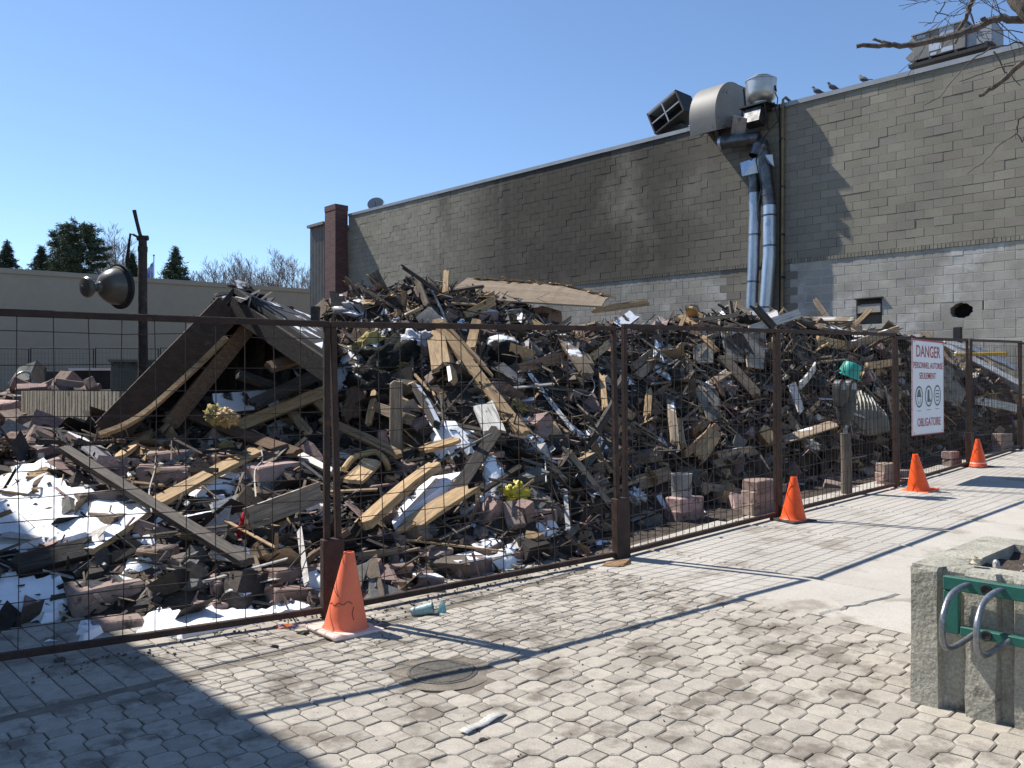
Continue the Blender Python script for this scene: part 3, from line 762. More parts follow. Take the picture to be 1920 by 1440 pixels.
# gooseneck hood over the parapet: profile in (u, z), extruded along v
gpos = wp(1374, 205, 0.0); gv_, gz_ = UV(gpos)[1], gpos.z
gh = thing('gooseneck_hood', 'large curved grey sheet metal gooseneck duct hanging over the parapet', 'duct', W(WU, gv_, gz_), TH)
prof = []
cx, cz, r_o = .12, -.25, .98
for k in range(0, 19):
    a = rad(82 + k * (104 / 18)); prof.append((cx + r_o * math.cos(a) * 1.0, cz + r_o * math.sin(a) * 1.02))
outer_p = [(1.1, .72)] + prof
prof.append((-.80, -.72))
outer_p = [(1.5, .78)] + prof
inner_p = [(-.20, -.52), (.20, -.42), (.30, -.22), (1.5, .02)]
poly = outer_p + inner_p
mb = MB()
for yv in (0.0, .78):
    mb.quad([(x, yv, z) for x, z in poly])
mb.obj('side_cheek', 'hood', gh)
mb = MB()
for (a, b), (c, d) in zip(outer_p, outer_p[1:]): mb.quad([(a, -.012, b), (c, -.012, d), (c, .792, d), (a, .792, b)])
o = mb.obj('curved_skin', 'hood', gh, True)
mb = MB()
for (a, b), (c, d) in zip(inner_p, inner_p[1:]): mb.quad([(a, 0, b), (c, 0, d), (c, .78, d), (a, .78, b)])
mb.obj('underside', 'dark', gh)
mb = MB(); mb.tube([(.55, -.015, .70), (.70, -.02, -.1)], .018, 5); mb.obj('seam_flange', 'dark', gh)
mb = MB()
for k in range(9):
    p = Vector((-.50 + .09 * k + R.uniform(-.05, .05), R.uniform(0, .75), -.62 + .02 * k + R.uniform(-.06, .06)))
    mb.box(T(p) @ Matrix.Rotation(R.uniform(-1, 1), 4, 'X') @ Matrix.Rotation(R.uniform(-1, 1), 4, 'Y'), R.uniform(.08, .3), R.uniform(.05, .2), .012, jit=.2, rng=R)
mb.obj('torn_edge', 'galv_soot', gh)
# square intake hood on the roof behind
ip = wp(1262, 215, -1.2); iu, iv = UV(ip)
ih = thing('intake_hood', 'dark open louvre box of a roof intake tilted on the roof edge', 'vent', W(iu, iv, ip.z), TH)
m0 = Matrix.Rotation(rad(-24), 4, 'X')
for nm, args in (('top_panel', [((0, 0, .36), (.8, 1.15, .05))]), ('side_panel', [((0, -.56, 0), (.8, .05, .75))]), ('side_panel', [((0, .56, 0), (.8, .05, .75))]), ('back_panel', [((.38, 0, 0), (.04, 1.1, .75))]), ('bottom_panel', [((0, 0, -.36), (.8, 1.15, .05))])):
    mb = MB()
    for c, s_ in args: mb.box(m0 @ T(c), *s_)
    mb.obj(nm, 'flash' if nm == 'top_panel' else 'dark', ih)
mb = MB(); mb.box(m0 @ T((-.39, 0, 0)), .03, .04, .7); mb.box(m0 @ T((-.385, 0, -.02)), .03, 1.08, .04); mb.box(m0 @ T((-.37, 0, .33)), .05, 1.12, .06); mb.obj('grille_bar', 'flash', ih)
mb = MB(); mb.box(T((.1, 0, -.62)), .5, .8, .5); mb.obj('stand', 'dark', ih)
# mushroom exhaust fan on a bracket
fp = wp(1428, 205, .12); fu, fv = UV(fp)
ef = thing('exhaust_fan', 'round white metal mushroom exhaust fan standing out from the parapet', 'fan', W(fu, fv, fp.z), TH)
mb = MB(); mb.lathe([(.0, .06), (.25, .06), (.25, .20), (.27, .205), (.36, .27), (.41, .36), (.43, .46), (.43, .82), (.445, .83), (.445, .86), (.41, .865), (.38, .84)], 32); shr = mb.obj('shroud', 'fan', ef, True)
mb = MB(); mb.lathe([(.40, .84), (.30, .86), (.28, .90), (.28, .96), (.24, .99), (0, 1.0)], 32); mb.obj('motor_cap', 'flash', shr, True)
mb = MB(); mb.box(T((0, 0, .04)), .95, .9, .05); mb.box(T((.1, 0, -.03)), .55, .6, .1); mb.obj('curb_plate', 'dark', ef)
mb = MB(); mb.box(T((-.30, .02, -.30)) @ Matrix.Rotation(.3, 4, 'Y'), .36, .5, .46); mb.obj('soot_box', 'galv_soot', ef)
mb = MB(); mb.box(T((-.50, .42, -.50)) @ Matrix.Rotation(.9, 4, 'Y') @ Matrix.Rotation(.5, 4, 'Z'), .6, .42, .012); mb.obj('bent_flap', 'galv', ef)
mb = MB(); mb.tube([(.0, -.43, .4), (.0, -.52, .2), (-.2, -.6, -.1)], .015, 6); mb.tube([(.0, -.43, .6), (.0, -.47, .42)], .025, 6); mb.obj('conduit', 'cable', ef)
mb = MB(); mb.tube([(-.44, .35, 0), (-.15, .6, -.75)], .022, 5); mb.tube([(-.44, -.35, 0), (-.15, -.3, -.7)], .022, 5); mb.obj('support_strut', 'dark', ef); ef.scale = (.9, .9, .88)
# short horizontal duct
hd = thing('horizontal_duct', 'short sooty silver duct lying level under the gooseneck hood', 'duct', wp(1355, 272, .45))
A = wp(1352, 268, .50) - hd.location; B = wp(1425, 258, .30) - hd.location
mb = MB(); n = 9
pts = [A.lerp(B, i / n) for i in range(n + 1)]; mb.tube(pts, [.165 + (.012 if i % 3 == 0 else 0) + R.uniform(-.008, .008) for i in range(n + 1)], 18); mb.obj('duct_skin', 'galv_soot', hd, True)
mb = MB(); mb.tube([A - (B - A).normalized() * .03, A + (B - A).normalized() * .05], .185, 18, cap=False); mb.obj('collar', 'galv', hd, True)
# two vertical ducts
def duct(name, label, pxs, off, rr, bands, soot_top):
    p = [wp(x, y, off) for x, y in pxs]; t = thing(name, label, 'duct', p[-1])
    lo = t.location.copy(); q = []
    for a, b in zip(p, p[1:]):
        for i in range(5): q.append(a.lerp(b, i / 5) - lo)
    q.append(p[-1] - lo); k = int(len(q) * soot_top)
    mb = MB(); mb.tube(q[:k + 1], [rr * (1 + R.uniform(-.05, .05)) for _ in q[:k + 1]], 20); mb.obj('sooty_length', 'galv_soot', t, True)
    mb = MB(); mb.tube(q[k:], [rr * (1 + R.uniform(-.015, .015)) for _ in q[k:]], 20); mb.obj('bright_length', 'galv', t, True)
    for f_ in bands:
        i = int(f_ * (len(q) - 1)); d_ = (q[min(i + 1, len(q) - 1)] - q[max(i - 1, 0)]).normalized()
        mb = MB(); mb.tube([q[i] - d_ * .02, q[i] + d_ * .02], rr * 1.05, 20, cap=False); mb.obj('joint_band', 'galv_soot', t, True)
    return t
d1 = duct('vertical_duct', 'thin round silver duct hanging down the wall with torn foil collar', [(1414, 300), (1416, 400), (1413, 500), (1407, 640)], .22, .150, (.25, .5, .78), .24)
d2 = duct('vertical_duct', 'wider bluish silver duct beside the ochre pipe, sooty near its top', [(1432, 285), (1443, 385), (1443, 480), (1431, 640)], .27, .165, (.28, .42, .62, .9), .34)
lo = d1.location
mb = MB()
for (a, b, c) in (((1388, 305), (1424, 293), (1392, 330)), ((1424, 293), (1428, 322), (1392, 330))):
    mb.quad([wp(*a, .40) - lo, wp(*b, .34) - lo, wp(*c, .46) - lo])
mb.obj('torn_foil', 'galv', d1)
lo = d2.location; mb = MB()
mb.quad([wp(1434, 290, .40) - lo, wp(1449, 289, .30) - lo, wp(1452, 312, .26) - lo, wp(1440, 305, .42) - lo]); mb.obj('torn_foil', 'galv', d2)
mb = MB(); mb.lathe([(.2, -.2), (.22, .1), (.14, .26), (.05, .3)], 14, T(wp(1424, 280, .3) - lo) @ Matrix.Rotation(.4, 4, 'Y')); mb.obj('crumpled_collar', 'galv_soot', d2)
gp_ = [wp(1469, 186, .09), wp(1468, 300, .09), wp(1467, 450, .09), wp(1466, 660, .09)]
gp = thing('gas_pipe', 'thin ochre pipe running straight down the block wall beside the ducts', 'pipe', gp_[-1]); lo = gp.location
mb = MB(); mb.tube([wp(1483, 190, -.3) - lo, wp(1474, 182, -.05) - lo, wp(1469, 186, .09) - lo] + [p - lo for p in gp_[1:]], .036, 8); mb.obj('pipe_run', 'gas', gp, True)
for y in (260, 350, 440, 520):
    mb = MB(); mb.box(T(wp(1467.5, y, .06) - lo) @ UVROT, .13, .10, .05); mb.obj('bracket', 'dark', gp)
cbp = [wp(1452, 190, .3), wp(1460, 225, .12), wp(1432, 258, .45), wp(1418, 300, .45), wp(1428, 350, .42), wp(1420, 400, .42), wp(1426, 440, .35)]
cbl = MB(); cbl.tube(cbp, .014, 5); tag(cbl.obj('hanging_cable', 'cable'), 'thin black cable dangling down over the two silver ducts', 'cable')
cbl = MB(); cbl.tube([wp(1462, 195, .05), wp(1464, 330, .04), wp(1463, 500, .04), wp(1462, 640, .04)], .02, 5); tag(cbl.obj('downspout_cable', 'cable'), 'straight dark conduit fixed to the wall next to the ochre pipe', 'conduit')
# dark steel stub at the foot of the wall
stp = wp(1796, 640, .25); st = MB(); st.box(uvm(*UV(stp), stp.z) , .10, .16, .62); st.box(uvm(*UV(stp), stp.z - .7), .14, .2, .9)
bevel_obj(tag(st.obj('steel_stub', 'dark'), 'short dark steel post stub against the bare block wall', 'post'), .01)

# rooftop air handling unit
rp = wp(1764, 108, -.8); ru, rv = UV(rp)
rt = thing('rooftop_unit', 'boxy brown grey air conditioning unit with light patches on the roof', 'air conditioner', W(ru, rv, rp.z), TH)
mb = MB(); mb.box(T((.6, 0, .58)), 1.5, 1.85, .95); cas = bevel_obj(mb.obj('casing', 'rtu', rt), .02)
mb = MB(); mb.box(T((.6, 0, 1.08)), 1.6, 1.95, .05); mb.obj('lid', 'flash', rt)
mb = MB(); mb.box(T((.6, -1.35, .5)), 1.3, .85, .8); bevel_obj(mb.obj('condenser_section', 'flash', rt), .02)
for k in range(5):
    mb = MB(); mb.box(T((.6, -1.5 - .14 + .1 * k, .93)), 1.2, .03, .05); mb.obj('condenser_fin', 'dark', rt)
for k, zc in enumerate((.82, .32)):
    mb = MB(); mb.prism([(-.1, .92, zc + .22), (-.1, 1.22, zc), (-.1, 1.18, zc - .06), (-.1, .92, zc - .2)], (1.4, 0, 0)); mb.obj('rain_hood', 'rtu', rt)
for (y, z_, a, b) in ((.62, .95, .3, .12), (-.28, .9, .5, .38), (.12, .45, .44, .30), (-.3, .22, .4, .16), (.18, .18, .22, .1)):
    mb = MB(); mb.box(T((-.156, y, z_)), .012, a, b); mb.obj('light_panel', 'rtu_light', cas)
mb = MB(); mb.box(T((-.153, .3, .58)), .008, .02, .93); mb.box(T((-.153, -.5, .58)), .008, .02, .93); mb.obj('panel_seam', 'dark', cas)
mb = MB()
for y in (-1.6, -.6, .3, .85): mb.box(T((.5, y, .04)), 1.3, .1, .15)
mb.box(T((.5, -.3, -.08)), 1.5, 2.7, .12); mb.obj('sleeper', 'dark', rt); rt.scale = (.62, .62, .62)

# pigeons on the coping
def pigeon(px, py, heading, label):
    p = wp(px, py, -.03); u, v = UV(p); z0 = wz(v, WALL_TOP + .055)
    t = thing('pigeon', label, 'pigeon', W(WU + .05, v, z0), heading, 'pigeons on the roof edge')
    path = [(-.19, 0, .055), (-.12, 0, .075), (-.06, 0, .105), (0, 0, .13), (.045, 0, .155), (.07, 0, .19), (.082, 0, .225), (.095, 0, .25), (.112, 0, .262), (.128, 0, .255)]
    ra = [.012, .035, .058, .068, .062, .042, .028, .031, .028, .012]
    mb = MB(); mb.tube(path, ra, 10); bod = mb.obj('body', 'pigeon', t, True)
    mb = MB(); mb.tube([(.125, 0, .256), (.155, 0, .246)], [.009, .002], 6); mb.obj('beak', 'dark', bod)
    for s_ in (-1, 1):
        mb = MB(); mb.tube([(.03, s_ * .062, .145), (-.05, s_ * .066, .115), (-.15, s_ * .03, .07)], [.02, .026, .006], 8); mb.obj('wing', 'pigeon', t, True)
        mb = MB(); mb.tube([(.0, s_ * .025, .075), (.005, s_ * .025, 0)], .006, 5); mb.tube([(.005, s_ * .025, .004), (.035, s_ * .025, .003)], .005, 4); mb.obj('leg', 'pigeon_head', t)
    mb = MB(); mb.box(T((-.215, 0, .05)) @ Matrix.Rotation(-.25, 4, 'Y'), .12, .06, .012); mb.obj('tail', 'pigeon', t)
    mb = MB(); mb.tube([(.07, 0, .205), (.085, 0, .235), (.1, 0, .254), (.113, 0, .264)], [.034, .031, .032, .026], 8); mb.obj('head', 'pigeon_head', bod, True)
    t.scale = (.9, .9, .9); return t
pigeon(1532, 172, rad(150), 'pigeon on the coping closest to the exhaust fan')
pigeon(1561, 165, rad(165), 'pigeon on the coping between two other pigeons')
pigeon(1619, 152, rad(120), 'pigeon half hidden behind the coping, closest to the rooftop unit')

# ================================================================== FENCE
J = [(-2.2, 6.45), (2.87, 4.71), (5.36, 4.33), (7.82, 4.28), (10.62, 4.20), (13.47, 4.27), (16.4, 4.38), (19.2, 4.42)]
J[0] = UV(P(0, 800, 4.44)); J[0] = (2.87 - (2.87 - J[0][0]) * 1.35, 4.71 - (4.71 - J[0][1]) * 1.35)
PAN = [  # vertical spacing, horizontal spacing, label, lean top (along, out), height
    (.166, .150, 'rusty framed wire mesh fence panel fronting the snow and dark long board', 0, 1.90),
    (.156, .150, 'rusty framed wire mesh fence panel between faded cone and kerb slab', 0, 1.90),
    (.095, .150, 'rusty fence panel with fine mesh in front of the dented grey bucket', .02, 1.92),
    (.095, .150, 'rusty fence panel with fine mesh in front of the parking meter', .0, 1.92),
    (.062, .125, 'rusty fence panel with close mesh carrying the danger sign', .01, 1.88),
    (.062, .125, 'rusty fence panel with close mesh past the danger sign, before white channels', .04, 1.88),
    (.062, .125, 'last rusty fence panel running up to the block building', 0, 1.86)]
for i, (sv_, sh_, lab, lean, FH) in enumerate(PAN):
    a, b = J[i], J[i + 1]
    A = W(*a, street(a[0])); B = W(*b, street(b[0])); dr = (B - A); dr.normalize(); g = .045 if i < 4 else .035
    A = A + dr * g; B = B - dr * g; Lp = (B - A).length; dr = (B - A).normalized()
    t = thing('fence_panel', lab, 'fence', A, 0, 'rusty fence panels along the sidewalk')
    t.matrix_basis = frame(A, dr, Z) @ Matrix.Rotation(R.uniform(-.01, .01), 4, 'X')
    ts = .0195 if i < 2 else .0195
    ax = lean
    rails = {'top_rail': [(0 + ax, 0, FH), (Lp + ax, 0, FH)], 'bottom_rail': [(0, 0, .055), (Lp, 0, .055)]}
    def bar(nm, p, q, s_=ts, par=t):
        mb = MB(); d_ = Vector(q) - Vector(p); mb.box(frame((Vector(p) + Vector(q)) / 2, d_, (0, 1, 0)), d_.length, s_ * 2, s_ * 2); return bevel_obj(mb.obj(nm, 'rust', par), .004, 1)
    bar('top_rail', (ax - ts, 0, FH), (Lp + ax + ts, 0, FH)); bar('bottom_rail', (ts, 0, .055), (Lp - ts, 0, .055))
    bar('post', (0, 0, .0), (ax, 0, FH - ts)); bar('post', (Lp, 0, .0), (Lp + ax, 0, FH - ts))
    if i in (0, 1, 4, 5):
        mb = MB(); mb.box(T((Lp + .035, -.005, .26)), .14, .075, .5); bevel_obj(mb.obj('joining_sleeve', 'rust', t), .004, 1)
    n = int(Lp / sv_)
    for k in range(1, n):
        x = Lp * k / n; w1, w2 = R.gauss(0, .006), R.gauss(0, .006)
        mb = MB(); mb.tube([(x, .0, .055), (x + w1 + ax * .3, R.gauss(0, .008), .055 + (FH - .055) * .35), (x + w2 + ax * .7, R.gauss(0, .008), .055 + (FH - .055) * .7), (x + ax, 0, FH)], .0034 if i < 4 else .0028, 4, cap=False)
        mb.obj('vertical_wire', 'wire', t)
    m_ = int((FH - .1) / sh_)
    for k in range(1, m_ + 1):
        z_ = .055 + (FH - .055) * k / (m_ + 1) + (.05 if k == m_ else 0)
        mb = MB(); q = [(Lp * s_ / 6 + ax * z_ / FH, R.gauss(0, .006) + .006, z_ + (R.gauss(0, .006) if 0 < s_ < 6 else 0)) for s_ in range(7)]
        mb.tube(q, .0034 if i < 4 else .0028, 4, cap=False); mb.obj('horizontal_wire', 'wire', t)

# ---- danger sign on the fifth panel
def onpanel(i, px, py, off):
    a, b = W(*J[i]), W(*J[i + 1]); n = Vector((b.y - a.y, a.x - b.x, 0)).normalized()
    r = (px - 960) / F; d0 = Vector((r, 1, 0)); d = (a + n * off).dot(n) / d0.dot(n); return P(px, py, d)
c00, c10, c01, c11 = onpanel(4, 1713, 823, .035), onpanel(4, 1767, 806, .035), onpanel(4, 1707, 641, .035), onpanel(4, 1771, 635, .035)
sg = thing('danger_sign', 'white danger sign with red French lettering wired to the fence', 'sign', (c00 + c10) / 2)
ctr = (c00 + c10 + c01 + c11) / 4; ex = (c10 - c00 + c11 - c01) / 2; ex.z = 0; SWd = ex.length; ex.normalize(); ey = Z; en = ex.cross(ey)
SHt = ((c01 - c00).length + (c11 - c10).length) / 2
sm = Matrix((ex, ey, en)).transposed().to_4x4(); sm.translation = ctr - sg.location
mb = MB(); mb.box(sm, SWd, SHt, .008); mb.obj('panel', 'sign', sg)
mb = MB()
bz = .012
for (x, y, w, h) in ((0, SHt / 2 - .012, SWd, .024), (0, -SHt / 2 + .007, SWd, .014), (-SWd / 2 + .006, 0, .012, SHt - .04), (SWd / 2 - .006, 0, .012, SHt - .04)):
    mb.box(sm @ T((x, y, .0055)), w, h, .003)
mb.obj('red_border', 'sign_red', sg)
def text(txt, w, h, x, y, m, name='lettering'):
    cu = bpy.data.curves.new('t', 'FONT'); cu.body = txt; cu.align_x = 'CENTER'; cu.align_y = 'CENTER'; cu.offset = .012; cu.resolution_u = 4
    o = bpy.data.objects.new('t', cu); COL.objects.link(o); bpy.context.view_layer.update()
    dg = bpy.context.evaluated_depsgraph_get(); me = bpy.data.meshes.new_from_object(o.evaluated_get(dg)); bpy.data.objects.remove(o)
    xs = [v.co.x for v in me.vertices]; ys = [v.co.y for v in me.vertices]
    cx_, cy_ = (min(xs) + max(xs)) / 2, (min(ys) + max(ys)) / 2; sx, sy = w / (max(xs) - min(xs)), h / (max(ys) - min(ys))
    for v in me.vertices: v.co = sm @ Vector(((v.co.x - cx_) * sx + x, (v.co.y - cy_) * sy + y, .0062))
    me.materials.clear(); me.materials.append(M[m]); ob = bpy.data.objects.new(name, me); COL.objects.link(ob); ob.parent = sg; return ob
Wf, Hf = SWd, SHt
text('DANGER', Wf * .76, Hf * .125, 0, Hf * .375, 'sign_red'); text('PERSONNEL AUTORISÉ', Wf * .93, Hf * .082, 0, Hf * .237, 'sign_red')
text('SEULEMENT', Wf * .52, Hf * .067, -.03 * Wf, Hf * .12, 'sign_red'); text('OBLIGATOIRE', Wf * .74, Hf * .088, .02 * Wf, -Hf * .365, 'sign_red')
for k, x in enumerate((-.30, 0.0, .28)):
    pg = MB(); seg = 28; q0 = len(pg.v); rx, ry = Wf * .115, Hf * .113; y0 = -Hf * .10 + k * .008
    for (f_) in (1.0, .84):
        for s_ in range(seg):
            a = 2 * math.pi * s_ / seg; pg.v.append(tuple(sm @ Vector((x * Wf + rx * f_ * math.cos(a), y0 + ry * f_ * math.sin(a), .0062))))
    for s_ in range(seg):
        n_ = (s_ + 1) % seg; pg.f.append((s_, n_, seg + n_, seg + s_)); pg.c.append(None)
    def blob(pts):
        pg.quad([sm @ Vector((x * Wf + a * rx, y0 + b * ry, .0062)) for a, b in pts])
    if k == 0:
        blob([(-.55, .05), (.55, .05), (.45, .28), (.3, .55), (.1, .7), (-.1, .7), (-.3, .55), (-.45, .28)]); blob([(-.65, -.02), (.65, -.02), (.65, .06), (-.65, .06)])
        blob([(-.45, -.1), (-.38, -.1), (-.1, -.62), (-.2, -.65)]); blob([(.45, -.1), (.38, -.1), (.1, -.62), (.2, -.65)])
    elif k == 1:
        blob([(-.3, .6), (.2, .6), (.2, -.2), (-.35, -.2)]); blob([(-.35, -.2), (.2, -.2), (.55, -.38), (.58, -.55), (-.38, -.55)])
    else:
        for yy in (.5, .22, -.08):
            blob([(-.5, yy), (.5, yy), (.5, yy - .1), (-.5, yy - .1)])
        blob([(-.3, -.45), (.3, -.45), (.25, -.55), (-.25, -.55)]); blob([(-.5, .2), (-.42, .2), (-.3, -.5), (-.38, -.5)]); blob([(.5, .2), (.42, .2), (.3, -.5), (.38, -.5)])
    pg.obj('pictogram', 'sign_dark', sg, recalc=False)
    cp_ = MB(); cp_.box(sm @ T((x * Wf, y0 - Hf * .145, .0055)), Wf * .13, Hf * .007, .002); cp_.obj('caption_line', 'dish', sg)
for (x, y) in ((-.44, .47), (.44, .47), (-.44, -.47), (.44, -.47)):
    mb = MB(); mb.tube([sm @ Vector((x * SWd, y * SHt, .009)), sm @ Vector((x * SWd, y * SHt - .0, -.03))], .006, 6); mb.obj('wire_tie', 'wire', sg)

# ================================================================== TRAFFIC CONES
def cone(px, py, hpx, label, body_m, base_m, tilt=(0, 0), rz=.3, band=None, baseh=.03):
    p = ghit(px, py); hgt = hpx * p.y / F
    t = thing('traffic_cone', label, 'traffic cone', p, 0, 'orange cones along the fence'); t.rotation_euler = (tilt[0], tilt[1], rz)
    s_ = hgt / .46
    mb = MB(); mb.box(T((0, 0, baseh / 2)), .34 * s_, .34 * s_, baseh); bevel_obj(mb.obj('base', base_m, t), .02, 3)
    mb = MB(); zb = baseh; b0 = .125 * s_; t0 = .030 * s_
    pr = [(b0 + .012, zb), (b0, zb + .012)]
    for k in range(1, 9): f_ = k / 8; pr.append((lerp(b0, t0, f_), lerp(zb + .012, hgt, f_)))
    pr += [(t0 * .82, hgt + .002), (t0 * .74, hgt - .02), (t0 * .85, hgt - .12)]
    mb.lathe(pr, 36); mb.obj('cone_body', body_m, t, True)
    if band:
        z0, z1 = band; mb = MB(); f0 = (z0 * hgt - zb) / (hgt - zb); f1 = (z1 * hgt - zb) / (hgt - zb)
        mb.lathe([(lerp(b0, t0, f0) + .0025, z0 * hgt), (lerp(b0, t0, f1) + .0025, z1 * hgt)], 36); mb.obj('bleached_band', 'pale_pink', t, True)
    return t
c1 = cone(648, 1183, 148, 'faded cracked orange cone on a bleached base before the fence', 'orange_faded', 'pale_pink', (0, rad(3)), .75)
M['crack'] = mat('dark_crack', (.10, .03, .02), None, 9, rough=.9, bump=0)
hc = .148 * c1.location.y * 1000 / F
def cone_line(pts):
    mb = MB(); q = []
    for a, f_ in pts:
        r_ = lerp(.125, .030, f_) * hc / .46 + .001; q.append((r_ * math.cos(a), r_ * math.sin(a), lerp(.042, hc, f_)))
    mb.tube(q, .0022, 5); mb.obj('crack', 'crack', c1)
cone_line([(rad(210 + k * 9 - 43), .30 + .02 * math.sin(k * 1.7) + .005 * k) for k in range(11)]); cone_line([(rad(262), .29), (rad(256), .20), (rad(260), .12)]); cone_line([(rad(205 + k * 8 - 43), .52 - .02 * k) for k in range(6)])
for pts in ([(.098, .03, .19), (.094, .06, .20), (.06, .09, .205)], [(.07, -.075, .16), (.03, -.1, .155), (-.04, -.098, .175), (-.09, -.055, .17)], [(-.03, -.095, .17), (-.045, -.093, .20)]):
    pass
cone(1487, 978, 84, 'bright orange cone on a black rubber base beside stacked blocks', 'orange', 'rubber', (0, rad(1)), .5)
cone(1722, 922, 72, 'leaning orange cone below the danger sign with chipped base', 'orange', 'orange_faded', (0, rad(-9)), .6)
cone(1834, 877, 54, 'small orange cone with whitish foot at the fence beyond the sign', 'orange', 'rubber', (0, rad(-2)), .4, (.05, .2))

# ================================================================== PARKING METER
mp_ = hit(1587, 940) or ghit(1587, 940); mp_ = P(1587, 937, 9.95)
mt_ = thing('parking_meter', 'grey double headed parking meter on a worn round post behind the fence', 'parking meter', mp_, rad(30))
k_ = mp_.y / F
mb = MB(); mb.tube([(0, 0, -.25), (0, 0, .45), (-.02, 0, .80)], [.068, .062, .058], 14); mb.obj('post', 'post_wood', mt_, True)
mb = MB(); mb.tube([(-.02, 0, .74), (-.025, 0, .94)], .032, 10); mb.box(T((-.03, 0, .92)), .06, .05, .10); mb.obj('neck', 'steel', mt_)
mb = MB(); mb.tube([(-.03, 0, .9), (-.03, 0, 1.0), (-.03, 0, 1.1), (-.03, 0, 1.16)], [.05, .095, .105, .095], 16); mb.obj('yoke', 'meter', mt_, True)
for s_ in (-1, 1):
    m_ = T((-.03 + s_ * .085, 0, 1.12)) @ Matrix.Diagonal((.64, .8, .85, 1)) @ Matrix.Rotation(s_ * .05, 4, 'Y')
    hd_ = MB(); poly = [(-.085, 0), (.085, 0), (.105, .08), (.11, .26)] + [(.11 * math.cos(a), .26 + .12 * math.sin(a)) for a in [math.pi * q / 10 for q in range(1, 10)]] + [(-.11, .26), (-.105, .08)]
    hd_.prism([m_ @ Vector((x, -.07, z_)) for x, z_ in poly], m_.to_3x3() @ Vector((0, .14, 0))); ho = bevel_obj(hd_.obj('meter_head', 'meter', mt_), .015, 2)
    mb = MB(); mb.prism([m_ @ Vector((x, -.076, z_)) for x, z_ in [(-.07, .24), (.07, .24), (.06, .32), (0, .35), (-.06, .32)]], m_.to_3x3() @ Vector((0, .008, 0))); mb.obj('display_window', 'dish', ho)
    mb = MB(); mb.box(m_ @ T((.05, -.073, .15)), .022, .008, .07); mb.obj('coin_label', 'sign_red' if s_ < 0 else 'dish', ho)

# ================================================================== FOREGROUND PLANTER
PLU, PLV = 3.97, 1.51; PLH = .655; PLW = 1.04; PLL = 2.3
pz = street(PLU)
pt = thing('concrete_planter', 'old ribbed concrete planter box with soil and chipped rim', 'planter', W(PLU, PLV, pz - .01), TH)
def planter_geo(t, Lx, Ly, Hh, wall, ribs, m, smat, soil_d=.10):
    """local x: 0..Lx away, y: 0..-Ly along; ribbed face at x=0 and faces at y=0, y=-Ly"""
    rr = random.Random(11)
    prof = []
    y = 0.0; i = 0
    while y > -Ly + .02:
        w1, w2 = ribs[i % len(ribs)]
        prof += [(0.0 - .000, y), (0, y - w1), (.045, y - w1 - .012), (.045, y - w1 - w2)]
        y -= w1 + w2 + .012; i += 1
    prof.append((0.0, y + .0)); yE = y
    outl = [(Lx, 0), (Lx, yE)]
    mb = MB(); lv = [0, .12, .28, .45, Hh - .05, Hh - .02, Hh]
    grid = []
    for z_ in lv:
        row = []
        for (x, yy) in prof:
            ins = 0
            row.append(Vector((x + ins + rr.gauss(0, .0022) + (.010 if z_ == Hh else 0), yy + rr.gauss(0, .0028) - (.008 if z_ == Hh and yy == 0 else 0), z_ + (rr.gauss(0, .003) if z_ == Hh else 0))))
        grid.append(row)
    n = len(prof)
    for row in grid: mb.v += [tuple(p) for p in row]
    for a in range(len(lv) - 1):
        for b in range(n - 1): mb.f.append((a * n + b, (a + 1) * n + b, (a + 1) * n + b + 1, a * n + b + 1)); mb.c.append(None)
    mb.obj('ribbed_face', m, t)
    mb = MB()
    mb.quad([(.0, 0, 0), (Lx, 0, 0), (Lx, 0, Hh), (.01, -.004, Hh)]); mb.quad([(Lx, 0, 0), (Lx, yE, 0), (Lx, yE, Hh), (Lx, 0, Hh)]); mb.quad([(Lx, yE, 0), (0, yE, 0), (0, yE, Hh), (Lx, yE, Hh)])
    mb.obj('side_face', m, t)
    mb = MB(); top = grid[-1]
    xi0, xi1, yi0, yi1 = wall, Lx - wall, -wall * 1.1, yE + wall
    for a, b in zip(top, top[1:]):
        mb.quad([a, b, Vector((xi0, min(max(b.y, yi1), yi0), Hh)), Vector((xi0, min(max(a.y, yi1), yi0), Hh))])
    mb.quad([(.01, -.004, Hh), (xi0, yi0, Hh), (xi1, yi0, Hh), (Lx, 0, Hh)]); mb.quad([(Lx, 0, Hh), (xi1, yi0, Hh), (xi1, yi1, Hh), (Lx, yE, Hh)]); mb.quad([(Lx, yE, Hh), (xi1, yi1, Hh), (xi0, yi1, Hh), (0, yE, Hh)])
    for (a, b) in (((xi0, yi0), (xi1, yi0)), ((xi1, yi0), (xi1, yi1)), ((xi1, yi1), (xi0, yi1)), ((xi0, yi1), (xi0, yi0))):
        mb.quad([(*a, Hh), (*b, Hh), (*b, Hh - soil_d - .1), (*a, Hh - soil_d - .1)])
    mb.obj('rim', m, t)
    if smat:
        mb = MB(); nx, ny = 16, 34
        for a in range(nx + 1):
            for b in range(ny + 1):
                x = lerp(xi0 - .01, xi1 + .01, a / nx); y = lerp(yi0 + .01, yi1 - .01, b / ny)
                mb.v.append((x, y, Hh - soil_d + .05 * noise.noise((x * 6, y * 6, 0)) + .05 * sstep(0, .5, b / ny)))
        for a in range(nx):
            for b in range(ny):
                q = a * (ny + 1) + b; mb.f.append((q, q + 1, q + ny + 2, q + ny + 1)); mb.c.append(None)
        mb.obj('soil_bed', smat, t, True)
    return yE
planter_geo(pt, PLW, PLL, PLH, .17, [(.115, .105), (.12, .06), (.13, .09), (.10, .10)], 'planter', 'planter_soil', .045)
bkr = thing('bicycle_rack', 'green steel rack with bent steel wheel loops on the planter', 'bicycle rack', W(PLU, PLV, pz), TH)
x0 = -.045
